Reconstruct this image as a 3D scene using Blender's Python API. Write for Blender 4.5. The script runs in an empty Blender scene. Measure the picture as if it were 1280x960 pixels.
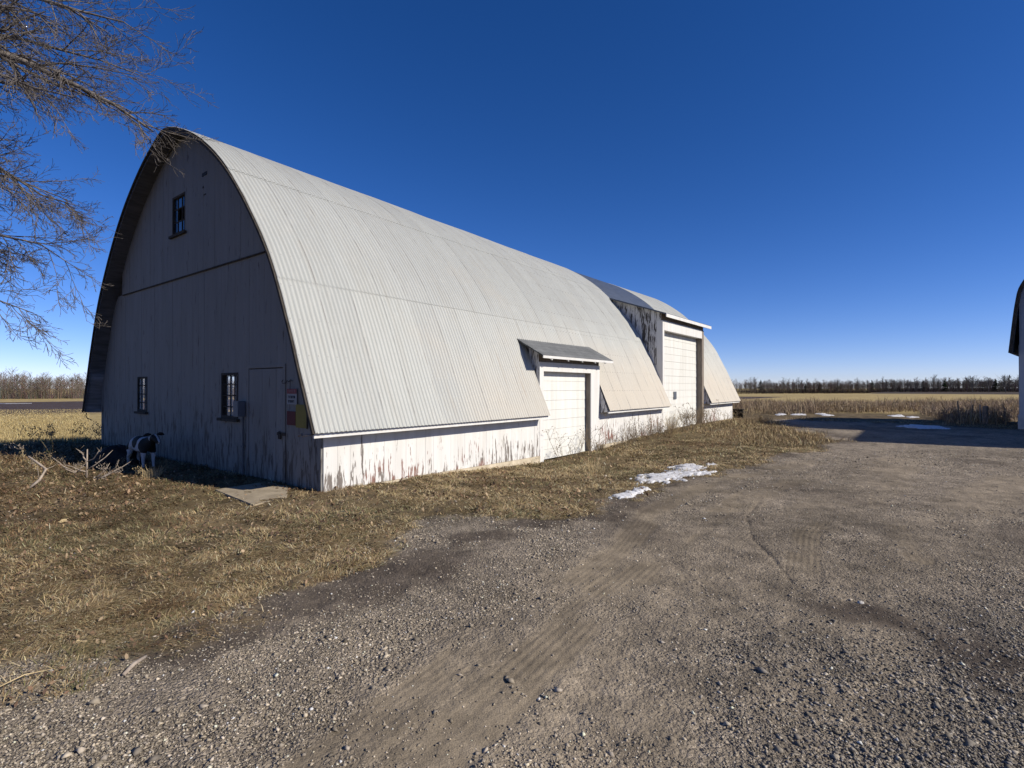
import bpy, bmesh, math, random
import numpy as np
from mathutils import Vector, Matrix, Quaternion

random.seed(7)
rng = np.random.default_rng(7)
S = bpy.context.scene
COL = S.collection
F = 660.0; CX = 640.0; HY = 484.0; EYE = 1.6
C0 = (-2.9, 8.1)
TH = math.atan2(0.793, 0.609)
LX, LY = math.cos(TH), math.sin(TH)
GX, GY = -LY, LX

# ------------------------------------------------------------------ helpers
def ss(a, b, x):
    t = np.clip((np.asarray(x, float) - a) / (b - a), 0, 1)
    return t * t * (3 - 2 * t)

def hash2(ix, iy, seed=0):
    n = (ix.astype(np.int64) * 374761393 + iy.astype(np.int64) * 668265263 + seed * 1442695041) & 0x7fffffff
    n = ((n ^ (n >> 13)) * 1274126177) & 0x7fffffff
    n = n ^ (n >> 16)
    return (n & 0xffff) / 65535.0

def vnoise(x, y, seed=0):
    x = np.asarray(x, float); y = np.asarray(y, float)
    ix = np.floor(x); iy = np.floor(y)
    fx = x - ix; fy = y - iy
    fx = fx * fx * (3 - 2 * fx); fy = fy * fy * (3 - 2 * fy)
    a = hash2(ix, iy, seed); b = hash2(ix + 1, iy, seed)
    c = hash2(ix, iy + 1, seed); d = hash2(ix + 1, iy + 1, seed)
    return (a * (1 - fx) + b * fx) * (1 - fy) + (c * (1 - fx) + d * fx) * fy

def fbm(x, y, seed=0, octs=4):
    s = 0; a = 0.5; t = 0
    for o in range(octs):
        s = s + a * vnoise(x * 2 ** o + 17.3 * o, y * 2 ** o - 9.1 * o, seed + o); t += a; a *= 0.5
    return s / t

def local(x, y):
    dx = np.asarray(x) - C0[0]; dy = np.asarray(y) - C0[1]
    return dx * LX + dy * LY, dx * GX + dy * GY

def world(s, g):
    return C0[0] + s * LX + g * GX, C0[1] + s * LY + g * GY

def terrain(x, y):
    x = np.asarray(x, float); y = np.asarray(y, float)
    s, g = local(x, y)
    d = np.hypot(x, y)
    z = -1.75 * ss(40, 380, d)
    left = ss(10.9, 24, g) * ss(-14, -2, s) * 1.05 + ss(30, 230, g) * 1.0
    z = z - left
    z = z - 0.235 * np.exp(-((s - 6.8) / 3.6) ** 2) * np.exp(-(np.maximum(0, np.abs(g + 0.3) - 0.6) / 2.2) ** 2)
    z = z + 0.10 * np.exp(-((s - 19) / 3.5) ** 2) * np.exp(-((g + 1.0) / 1.6) ** 2)
    # low bank on the weedy edge left of the gable
    z = z + 0.07 * np.exp(-((s + 1.6) / 1.3) ** 2) * ss(4.5, 6.5, g) * (1 - ss(12, 14, g))
    return z

def at(px, py, z=0.0):
    D = F * (EYE - z) / (py - HY)
    return ((px - CX) / F * D, D)

def link(o, parent=None):
    COL.objects.link(o)
    if parent is not None: o.parent = parent
    return o

def tag(o, label=None, cat=None, group=None, kind=None):
    if label: o['label'] = label
    if cat: o['category'] = cat
    if group: o['group'] = group
    if kind: o['kind'] = kind
    return o

def empty(name, loc=(0, 0, 0), rz=0.0, label=None, cat=None, group=None):
    o = bpy.data.objects.new(name, None)
    o.empty_display_size = 0.2
    link(o); o.location = loc; o.rotation_euler = (0, 0, rz)
    return tag(o, label, cat, group)

class MB:
    def __init__(self):
        self.v = []; self.f = []
    def add(self, vs, fs):
        n = len(self.v); self.v.extend(vs); self.f.extend([tuple(i + n for i in f) for f in fs])
    def hexa(self, p):   # 8 pts: bottom 4 ccw, top 4 ccw
        self.add(p, [(3, 2, 1, 0), (4, 5, 6, 7), (0, 1, 5, 4), (1, 2, 6, 5), (2, 3, 7, 6), (3, 0, 4, 7)])
    def box(self, a, b):
        x0, y0, z0 = a; x1, y1, z1 = b
        self.hexa([(x0, y0, z0), (x1, y0, z0), (x1, y1, z0), (x0, y1, z0), (x0, y0, z1), (x1, y0, z1), (x1, y1, z1), (x0, y1, z1)])
    def prism(self, poly, off):
        n = len(poly); o = Vector(off)
        self.add([tuple(p) for p in poly] + [tuple(Vector(p) + o) for p in poly],
                 [tuple(range(n - 1, -1, -1)), tuple(range(n, 2 * n))] + [(i, (i + 1) % n, n + (i + 1) % n, n + i) for i in range(n)])
    def tube(self, pts, rad, n=5, cap=True):
        pts = [Vector(p) for p in pts]; base = len(self.v)
        up = Vector((0.13, 0.21, 0.97))
        for i, p in enumerate(pts):
            d = (pts[min(i + 1, len(pts) - 1)] - pts[max(i - 1, 0)])
            if d.length < 1e-9: d = Vector((0, 0, 1))
            d.normalize()
            a = d.cross(up)
            if a.length < 1e-3: a = d.cross(Vector((1, 0, 0)))
            a.normalize(); b = d.cross(a)
            r = rad[i] if hasattr(rad, '__len__') else rad
            for k in range(n):
                t = 2 * math.pi * k / n
                self.v.append(tuple(p + a * (math.cos(t) * r) + b * (math.sin(t) * r)))
        for i in range(len(pts) - 1):
            for k in range(n):
                k2 = (k + 1) % n
                self.f.append((base + i * n + k, base + i * n + k2, base + (i + 1) * n + k2, base + (i + 1) * n + k))
        if cap:
            self.f.append(tuple(base + k for k in range(n - 1, -1, -1)))
            self.f.append(tuple(base + (len(pts) - 1) * n + k for k in range(n)))
    def lathe(self, prof, n=20, c=(0, 0, 0)):
        base = len(self.v)
        for r, z in prof:
            for k in range(n):
                t = 2 * math.pi * k / n
                self.v.append((c[0] + r * math.cos(t), c[1] + r * math.sin(t), c[2] + z))
        for i in range(len(prof) - 1):
            for k in range(n):
                k2 = (k + 1) % n
                self.f.append((base + i * n + k, base + i * n + k2, base + (i + 1) * n + k2, base + (i + 1) * n + k))
    def build(self, name, mat, parent=None, smooth=False, normals=True):
        me = bpy.data.meshes.new(name)
        me.from_pydata(self.v, [], self.f); me.update()
        if normals:
            bm = bmesh.new(); bm.from_mesh(me); bmesh.ops.recalc_face_normals(bm, faces=bm.faces); bm.to_mesh(me); bm.free()
        if smooth: me.polygons.foreach_set('use_smooth', [True] * len(me.polygons))
        if mat: me.materials.append(mat)
        return link(bpy.data.objects.new(name, me), parent)

def np_mesh(name, verts, faces, mat, parent=None, smooth=False, attrs=None, uv=None):
    """verts (n,3), faces (m,k) arrays"""
    verts = np.asarray(verts, np.float32); faces = np.asarray(faces, np.int32)
    me = bpy.data.meshes.new(name)
    m, k = faces.shape
    me.vertices.add(len(verts)); me.vertices.foreach_set('co', verts.ravel())
    me.loops.add(m * k); me.loops.foreach_set('vertex_index', faces.ravel())
    me.polygons.add(m)
    me.polygons.foreach_set('loop_start', np.arange(0, m * k, k, dtype=np.int32))
    me.polygons.foreach_set('loop_total', np.full(m, k, np.int32))
    if smooth: me.polygons.foreach_set('use_smooth', np.ones(m, bool))
    me.update(calc_edges=True)
    for an, arr in (attrs or {}).items():
        arr = np.asarray(arr, np.float32)
        if arr.ndim == 2:
            a = me.attributes.new(an, 'FLOAT_COLOR', 'POINT')
            if arr.shape[1] == 3: arr = np.hstack([arr, np.ones((len(arr), 1), np.float32)])
            a.data.foreach_set('color', arr.ravel())
        else:
            a = me.attributes.new(an, 'FLOAT', 'POINT'); a.data.foreach_set('value', arr)
    if uv is not None:
        l = me.uv_layers.new(name='UVMap')
        l.data.foreach_set('uv', np.asarray(uv, np.float32)[faces.ravel()].ravel())
    me.validate()
    if mat: me.materials.append(mat)
    return link(bpy.data.objects.new(name, me), parent)

# ------------------------------------------------------------------ materials
class NT:
    def __init__(self, name, rough=0.8, spec=0.3, metal=0.0):
        self.m = bpy.data.materials.new(name); self.m.use_nodes = True
        self.t = self.m.node_tree; self.n = self.t.nodes
        self.b = self.n['Principled BSDF']
        self.b.inputs['Roughness'].default_value = rough
        self.b.inputs['Specular IOR Level'].default_value = spec
        self.b.inputs['Metallic'].default_value = metal
    def node(self, typ, ins=None, **kw):
        nd = self.n.new(typ)
        for k, v in kw.items(): setattr(nd, k, v)
        for k, v in (ins or {}).items():
            if isinstance(v, bpy.types.NodeSocket): self.t.links.new(v, nd.inputs[k])
            else: nd.inputs[k].default_value = v
        return nd
    def link(self, a, b): self.t.links.new(a, b)
    def coord(self, kind='Object', scale=(1, 1, 1)):
        c = self.node('ShaderNodeTexCoord')
        return self.node('ShaderNodeMapping', {'Vector': c.outputs[kind], 'Scale': scale}).outputs[0]
    def noise(self, vec, scale, detail=4, rough=0.55, dist=0.0):
        return self.node('ShaderNodeTexNoise', {'Vector': vec, 'Scale': scale, 'Detail': detail, 'Roughness': rough, 'Distortion': dist}).outputs[0]
    def ramp(self, fac, stops):
        r = self.node('ShaderNodeValToRGB', {'Fac': fac})
        e = r.color_ramp.elements
        while len(e) < len(stops): e.new(0.5)
        for i, (p, c) in enumerate(stops):
            e[i].position = p
            e[i].color = (c, c, c, 1) if isinstance(c, (int, float)) else (*c, 1)
        return r.outputs[0]
    def mix(self, fac, a, b, mode='MIX'):
        nd = self.n.new('ShaderNodeMix'); nd.data_type = 'RGBA'; nd.blend_type = mode
        for sock, v in ((nd.inputs[0], fac), (nd.inputs[6], a), (nd.inputs[7], b)):
            if isinstance(v, bpy.types.NodeSocket): self.link(v, sock)
            elif isinstance(v, (int, float)): sock.default_value = v if sock == nd.inputs[0] else (v, v, v, 1)
            else: sock.default_value = (*v, 1)
        return nd.outputs[2]
    def math(self, op, a, b=0.0, c=None, clamp=False):
        nd = self.n.new('ShaderNodeMath'); nd.operation = op; nd.use_clamp = clamp
        for i, v in enumerate((a, b) if c is None else (a, b, c)):
            if isinstance(v, bpy.types.NodeSocket): self.link(v, nd.inputs[i])
            else: nd.inputs[i].default_value = v
        return nd.outputs[0]
    def mr(self, v, a, b, c, d):
        return self.node('ShaderNodeMapRange', {'Value': v, 'From Min': a, 'From Max': b, 'To Min': c, 'To Max': d}).outputs[0]
    def bump(self, h, strength=0.3, dist=0.01, prev=None):
        ins = {'Height': h, 'Strength': strength, 'Distance': dist}
        if prev: ins['Normal'] = prev
        return self.node('ShaderNodeBump', ins).outputs[0]
    def done(self, color, normal=None, rough=None):
        if isinstance(color, bpy.types.NodeSocket): self.link(color, self.b.inputs['Base Color'])
        else: self.b.inputs['Base Color'].default_value = (*color, 1)
        if normal: self.link(normal, self.b.inputs['Normal'])
        if rough is not None: self.link(rough, self.b.inputs['Roughness'])
        return self.m

def mottled(name, a, b, scale=6, rough=0.85, bump=0.2, spec=0.25, stretch=(1, 1, 1), metal=0.0):
    t = NT(name, rough, spec, metal)
    v = t.coord('Object', stretch)
    n = t.noise(v, scale, 6)
    n2 = t.noise(v, scale * 7, 3)
    c = t.mix(t.ramp(n, [(0.35, 0.0), (0.65, 1.0)]), a, b)
    c = t.mix(t.mr(n2, 0.3, 0.7, 0.0, 0.25), c, tuple(x * 0.55 for x in a))
    return t.done(c, t.bump(n2, bump, 0.01))

def paint_mat(name, white, axis, h_lo=0.0, h_hi=1.0, low=0.62, high=0.74, red=0.5, boardw=0.24, wk=1.0):
    """old white paint on vertical boards, peeling to grey wood and older red paint; wear is heavier near the ground"""
    t = NT(name, 0.7, 0.25)
    co = t.node('ShaderNodeTexCoord').outputs['Object']
    sep = t.node('ShaderNodeSeparateXYZ', {'Vector': co})
    v1 = t.node('ShaderNodeMapping', {'Vector': co, 'Scale': (9, 9, 1.7)}).outputs[0]
    v2 = t.node('ShaderNodeMapping', {'Vector': co, 'Scale': (34, 34, 3.2)}).outputs[0]
    n1 = t.noise(v1, 1.3, 5, 0.62, 0.35)
    n2 = t.noise(v2, 1.0, 4, 0.6, 0.3)
    big = t.noise(co, 0.55, 3)
    h = t.math('ADD', sep.outputs[2], t.mr(big, 0.3, 0.7, -0.3, 0.3))
    thr = t.mr(h, h_lo, h_hi, low, high)
    pat = t.math('ADD', t.math('MULTIPLY', n1, 0.62), t.math('MULTIPLY', n2, 0.45))
    peel = t.math('MULTIPLY', t.math('SUBTRACT', pat, thr), 26.0, clamp=True)
    wood = t.mix(n2, (0.10 * wk, 0.085 * wk, 0.075 * wk), (0.23 * wk, 0.205 * wk, 0.185 * wk))
    redm = t.ramp(t.noise(co, 0.95, 2), [(0.52, 0.0), (0.56, 1.0)])
    redm = t.math('MULTIPLY', redm, red)
    wood = t.mix(redm, wood, (0.24, 0.085, 0.06))
    # grime on the sound paint, a slightly different tone per board
    bid = t.math('FLOOR', t.math('DIVIDE', sep.outputs[axis], boardw))
    wn = t.node('ShaderNodeTexWhiteNoise', {'W': bid}, noise_dimensions='1D').outputs[0]
    v3 = t.node('ShaderNodeMapping', {'Vector': co, 'Scale': (5, 5, 0.5)}).outputs[0]
    dirt = t.noise(v3, 1.2, 5, 0.6)
    pw = t.mix(t.mr(dirt, 0.35, 0.75, 0.0, 0.5), white, tuple(x * y for x, y in zip(white, (0.66, 0.63, 0.57))))
    pw = t.mix(t.mr(wn, 0, 1, 0, 0.10), pw, tuple(x * 0.6 for x in white))
    c = t.mix(peel, pw, wood)
    nrm = t.bump(peel, 0.5, -0.004, t.bump(n2, 0.15, 0.004))
    return t.done(c, nrm)

def flat(name, c, rough=0.6, spec=0.3, metal=0.0):
    return mottled(name, c, tuple(x * 0.82 for x in c), 3, rough, 0.06, spec, metal=metal)

def attr_mat(name, rough=0.9, spec=0.15, var=0.25, scale=30, trans=0.0):
    t = NT(name, rough, spec)
    a = t.node('ShaderNodeAttribute', attribute_name='Col').outputs['Color']
    v = t.coord('Object')
    n = t.noise(v, scale, 3)
    c = t.mix(t.mr(n, 0.3, 0.7, 0.0, var), a, t.mix(1.0, a, (0.4, 0.38, 0.36), 'MULTIPLY'))
    return t.done(c)

M = {}
M['gable_paint_shaded'] = paint_mat('gable_paint_shaded', (0.20, 0.195, 0.188), 1, 0.0, 1.7, 0.515, 0.635, 0.0, 0.26, 0.5)  # white paint as on the side wall, darkened so its colour carries the gable's shade
M['side_paint'] = paint_mat('side_paint', (0.66, 0.655, 0.64), 0, -0.1, 0.9, 0.512, 0.665, 0.55, 0.22)
M['trim_paint'] = paint_mat('trim_paint', (0.66, 0.655, 0.64), 0, 0.0, 1.2, 0.62, 0.70, 0.0, 3.0)
M['cheek_paint'] = paint_mat('cheek_paint', (0.62, 0.61, 0.60), 1, 0.5, 5.5, 0.515, 0.54, 0.0, 0.2, 0.45)
M['door_paint'] = paint_mat('door_paint', (0.66, 0.66, 0.63), 0, -.1, 0.5, 0.60, 0.76, 0.0, 5)
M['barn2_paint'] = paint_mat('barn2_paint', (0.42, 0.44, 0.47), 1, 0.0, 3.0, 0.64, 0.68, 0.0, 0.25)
M['old_wood'] = mottled('old_wood', (0.16, 0.13, 0.105), (0.27, 0.235, 0.20), 3, 0.9, 0.4, stretch=(14, 14, 1.0))
M['soffit_wood'] = mottled('soffit_wood', (0.20, 0.175, 0.155), (0.33, 0.31, 0.29), 2.5, 0.9, 0.3, stretch=(1, 6, 6))
M['dark_wood'] = mottled('dark_wood', (0.03, 0.026, 0.022), (0.07, 0.06, 0.05), 5, 0.9, 0.3, stretch=(3, 3, 1))
M['concrete'] = mottled('concrete', (0.42, 0.36, 0.26), (0.62, 0.54, 0.41), 5, 0.95, 0.3)
M['slab'] = mottled('slab', (0.26, 0.215, 0.15), (0.40, 0.335, 0.24), 4, 0.95, 0.35)
M['black'] = mottled('black', (0.008, 0.008, 0.009), (0.016, 0.015, 0.016), 8, 0.7, 0.2)
M['dark_metal'] = flat('dark_metal', (0.09, 0.095, 0.105), 0.6, 0.4)
M['grey_box'] = flat('grey_box', (0.10, 0.112, 0.135), 0.55, 0.4)
M['snow'] = mottled('snow', (0.50, 0.49, 0.48), (0.80, 0.81, 0.84), 16, 0.7, 0.9)
M['sign_white'] = flat('sign_white', (0.27, 0.27, 0.275), 0.6)
M['sign_red'] = flat('sign_red', (0.20, 0.03, 0.035), 0.6)
M['sign_pink'] = flat('sign_pink', (0.28, 0.14, 0.15), 0.6)
M['sign_dark_red'] = flat('sign_dark_red', (0.10, 0.016, 0.018), 0.7)
M['sign_yellow'] = flat('sign_yellow', (0.22, 0.175, 0.035), 0.7)
M['sign_ink'] = flat('sign_ink', (0.03, 0.03, 0.04), 0.7)
M['stick'] = mottled('stick', (0.24, 0.19, 0.15), (0.42, 0.36, 0.30), 9, 0.9, 0.3)
M['weed'] = mottled('weed', (0.15, 0.11, 0.07), (0.30, 0.235, 0.15), 5, 0.9, 0.1)
M['straw_weed'] = mottled('straw_weed', (0.42, 0.32, 0.17), (0.58, 0.46, 0.27), 5, 0.9, 0.1)
M['rock'] = mottled('rock', (0.36, 0.34, 0.31), (0.50, 0.48, 0.45), 9, 0.9, 0.5)
M['leaf_dark'] = mottled('leaf_dark', (0.025, 0.035, 0.015), (0.05, 0.06, 0.025), 9, 0.8, 0.1)

def bark(name, a, b):
    return mottled(name, a, b, 6, 0.9, 0.4, stretch=(3, 3, 1))
M['bark'] = bark('bark', (0.085, 0.072, 0.062), (0.20, 0.175, 0.155))
M['twig'] = bark('twig', (0.085, 0.075, 0.068), (0.205, 0.18, 0.162))

def glass_mat():
    t = NT('window_glass', 0.06, 0.5)
    t.b.inputs['Base Color'].default_value = (0.75, 0.8, 0.82, 1)
    t.b.inputs['Alpha'].default_value = 0.25
    return t.m
M['glass'] = glass_mat()

def dark_glass():
    t = NT('dark_glass', 0.12, 0.6); t.b.inputs['Base Color'].default_value = (0.02, 0.03, 0.05, 1); return t.m
M['dark_glass'] = dark_glass()

def roof_mat():
    t = NT('roof_metal', 0.5, 0.35, 0.0)
    uv = t.node('ShaderNodeTexCoord').outputs['UV']
    sep = t.node('ShaderNodeSeparateXYZ', {'Vector': uv})
    u, v = sep.outputs[0], sep.outputs[1]
    sheet = t.math('FLOOR', t.math('DIVIDE', t.math('ADD', u, 0.35), 0.66))
    row = t.math('ADD', t.math('GREATER_THAN', v, 2.63), t.math('GREATER_THAN', v, 5.35))
    wn = t.node('ShaderNodeTexWhiteNoise', {'W': t.math('ADD', sheet, t.math('MULTIPLY', row, 37.7))}, noise_dimensions='1D').outputs[0]
    streak = t.noise(t.node('ShaderNodeMapping', {'Vector': uv, 'Scale': (7, 0.5, 1)}).outputs[0], 1.0, 5, 0.62)
    fine = t.noise(t.node('ShaderNodeMapping', {'Vector': uv, 'Scale': (30, 2.5, 1)}).outputs[0], 1.0, 4, 0.6)
    blot = t.noise(uv, 0.42, 4, 0.6)
    spk = t.noise(uv, 22, 4, 0.7)
    base = t.mix(t.mr(wn, 0, 1, 0, 1), (0.345, 0.355, 0.34), (0.375, 0.385, 0.365))
    warm = t.mix(streak, (0.40, 0.358, 0.295), (0.485, 0.44, 0.37))
    # rust-tinged weathering of the lowest sheets, stronger towards the doors
    low = t.math('MULTIPLY', t.mr(v, 0.2, 2.7, 1.0, 0.0), t.mr(u, 1.5, 8.5, 0.0, 1.0))
    wm = t.math('ADD', t.math('MULTIPLY', low, 1.35), t.mr(blot, 0.45, 0.75, -0.15, 0.28), clamp=True)
    c = t.mix(wm, base, warm)
    c = t.mix(t.ramp(streak, [(0.47, 0.0), (0.72, 0.34)]), c, (0.28, 0.262, 0.225))
    c = t.mix(t.ramp(fine, [(0.55, 0.0), (0.75, 0.32)]), c, (0.54, 0.53, 0.49))
    c = t.mix(t.ramp(spk, [(0.62, 0.0), (0.72, 0.45)]), c, (0.26, 0.24, 0.21))
    rust = t.math('MULTIPLY', t.ramp(streak, [(0.60, 0.0), (0.68, 1.0)]), t.math('MULTIPLY', low, 0.42))
    c = t.mix(rust, c, (0.33, 0.215, 0.13))
    # dirt line on the side laps
    fr = t.math('FRACT', t.math('DIVIDE', t.math('ADD', u, 0.35), 0.66))
    lap = t.math('LESS_THAN', fr, 0.018)
    c = t.mix(t.math('MULTIPLY', lap, t.mr(fine, 0.42, 0.62, 0.0, 0.7)), c, (0.17, 0.16, 0.15))
    # nail rows
    nv = t.math('FRACT', t.math('DIVIDE', v, 0.62)); nu = t.math('FRACT', t.math('DIVIDE', u, 0.166))
    dot = t.math('MULTIPLY', t.math('LESS_THAN', nv, 0.03), t.math('LESS_THAN', nu, 0.12))
    c = t.mix(t.math('MULTIPLY', dot, 0.8), c, (0.16, 0.15, 0.14))
    return t.done(c, t.bump(blot, 0.25, 0.05))
M['roof'] = roof_mat()

def shingle_mat(name, a, b, sx=0.3, sy=0.16):
    t = NT(name, 0.85, 0.3)
    co = t.coord('Object')
    sep = t.node('ShaderNodeSeparateXYZ', {'Vector': co})
    comb = t.node('ShaderNodeCombineXYZ', {'X': sep.outputs[0], 'Y': sep.outputs[1], 'Z': 0.0}).outputs[0]
    br = t.node('ShaderNodeTexBrick', {'Vector': comb, 'Color1': (*a, 1), 'Color2': (*b, 1), 'Mortar': (a[0] * .45, a[1] * .45, a[2] * .45, 1),
                                       'Scale': 1.0, 'Mortar Size': 0.006, 'Brick Width': sx, 'Row Height': sy})
    n = t.noise(co, 60, 3); n2 = t.noise(co, 1.3, 4)
    c = t.mix(t.mr(n, 0.3, 0.7, 0.0, 0.45), br.outputs[0], tuple(x * 0.5 for x in a))
    c = t.mix(t.mr(n2, 0.35, 0.7, 0.0, 0.4), c, tuple(x * 1.35 for x in b))
    return t.done(c, t.bump(br.outputs[1], 0.4, -0.006))
M['shingle'] = shingle_mat('shingle', (0.115, 0.12, 0.12), (0.16, 0.165, 0.165))
M['dormer_roof'] = mottled('dormer_roof', (0.05, 0.062, 0.085), (0.075, 0.09, 0.12), 4, 0.45, 0.1, 0.5)
M['soffit_paint'] = mottled('soffit_paint', (0.17, 0.165, 0.165), (0.27, 0.265, 0.27), 2.5, 0.9, 0.3, stretch=(1, 6, 6))

# ------------------------------------------------------------------ zones of the ground
GRASS_EDGE = [(-60, -3), (-5.0, -3), (-3.5, 1.2), (-2.75, 2.7), (-2.48, 3.34), (-1.97, 3.83), (-1.04, 4.89), (-0.78, 5.2), (-1.15, 6.15), (-0.4, 6.8),
              (0.6, 6.7), (1.2, 6.9), (1.8, 8.0), (3.2, 9.2), (5.2, 11.4), (9.6, 15.7), (10.4, 17.0), (11.2, 20.5), (12.2, 26.5),
              (15.5, 25.0), (17.3, 22.5), (19.5, 19.5), (26, 14), (60, 14), (60, 70), (-60, 70)]

def poly_sd(px, py, poly):
    """signed distance, positive inside"""
    d = np.full(px.shape, 1e9); ins = np.zeros(px.shape, bool)
    n = len(poly)
    for i in range(n):
        ax, ay = poly[i]; bx, by = poly[(i + 1) % n]
        ex, ey = bx - ax, by - ay
        t = np.clip(((px - ax) * ex + (py - ay) * ey) / (ex * ex + ey * ey), 0, 1)
        d = np.minimum(d, np.hypot(px - ax - t * ex, py - ay - t * ey))
        c = ((ay > py) != (by > py)) & (px < (bx - ax) * (py - ay) / (by - ay + 1e-12) + ax)
        ins ^= c
    return np.where(ins, d, -d)

def grass_amount(x, y):
    sd = poly_sd(x, y, GRASS_EDGE)
    n = fbm(x * 0.9, y * 0.9, 5) - 0.5
    n2 = fbm(x * 4, y * 4, 15) - 0.5
    return ss(-0.22, 0.28, sd + n * 1.7 + n2 * 0.7)

def line_dist(px, py, pts):
    best = np.full(px.shape, 1e9); cross = np.zeros(px.shape); along = np.zeros(px.shape); acc = 0
    for (ax, ay), (bx, by) in zip(pts[:-1], pts[1:]):
        ex, ey = bx - ax, by - ay; L = math.hypot(ex, ey)
        t = np.clip(((px - ax) * ex + (py - ay) * ey) / (L * L), 0, 1)
        dx, dy = px - ax - t * ex, py - ay - t * ey
        d = np.hypot(dx, dy)
        c = (ex * dy - ey * dx) / L
        m = d < best
        best = np.where(m, d, best); cross = np.where(m, c, cross); along = np.where(m, acc + t * L, along); acc += L
    return best, cross, along

TR1 = [at(*p) for p in [(1000, 578), (880, 606), (815, 640), (775, 690), (650, 775), (545, 850), (400, 960)]]
TR2 = [at(*p) for p in [(1010, 596), (930, 622), (850, 668), (740, 760), (610, 880), (520, 958)]]
TR3 = [at(*p) for p in [(1032, 640), (1006, 668), (1002, 710), (1006, 770), (1012, 850)]]
TR4 = [at(*p) for p in [(952, 622), (932, 645), (940, 672), (966, 700), (998, 738)]]
TR5 = [at(*p) for p in [(1090, 610), (1110, 650), (1150, 700)]]

SNOWS = [[(783, 598), (812, 587), (850, 578), (886, 578), (878, 587), (840, 600), (806, 606)], [(760, 618), (785, 611), (815, 607), (806, 616), (772, 624)]]
MUD1 = [at(*p) for p in [(250, 800), (360, 752), (450, 728), (545, 705)]]
LN1 = [at(*p) for p in [(1120, 575), (1060, 620), (940, 690), (820, 790), (720, 900)]]
LN2 = [at(*p) for p in [(1270, 600), (1180, 650), (1090, 740), (1000, 860)]]
MUD2 = [at(*p) for p in [(590, 668), (690, 650), (770, 642)]]
MUD3 = [at(*p) for p in [(1080, 770), (1180, 800), (1240, 830)]]

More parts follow.
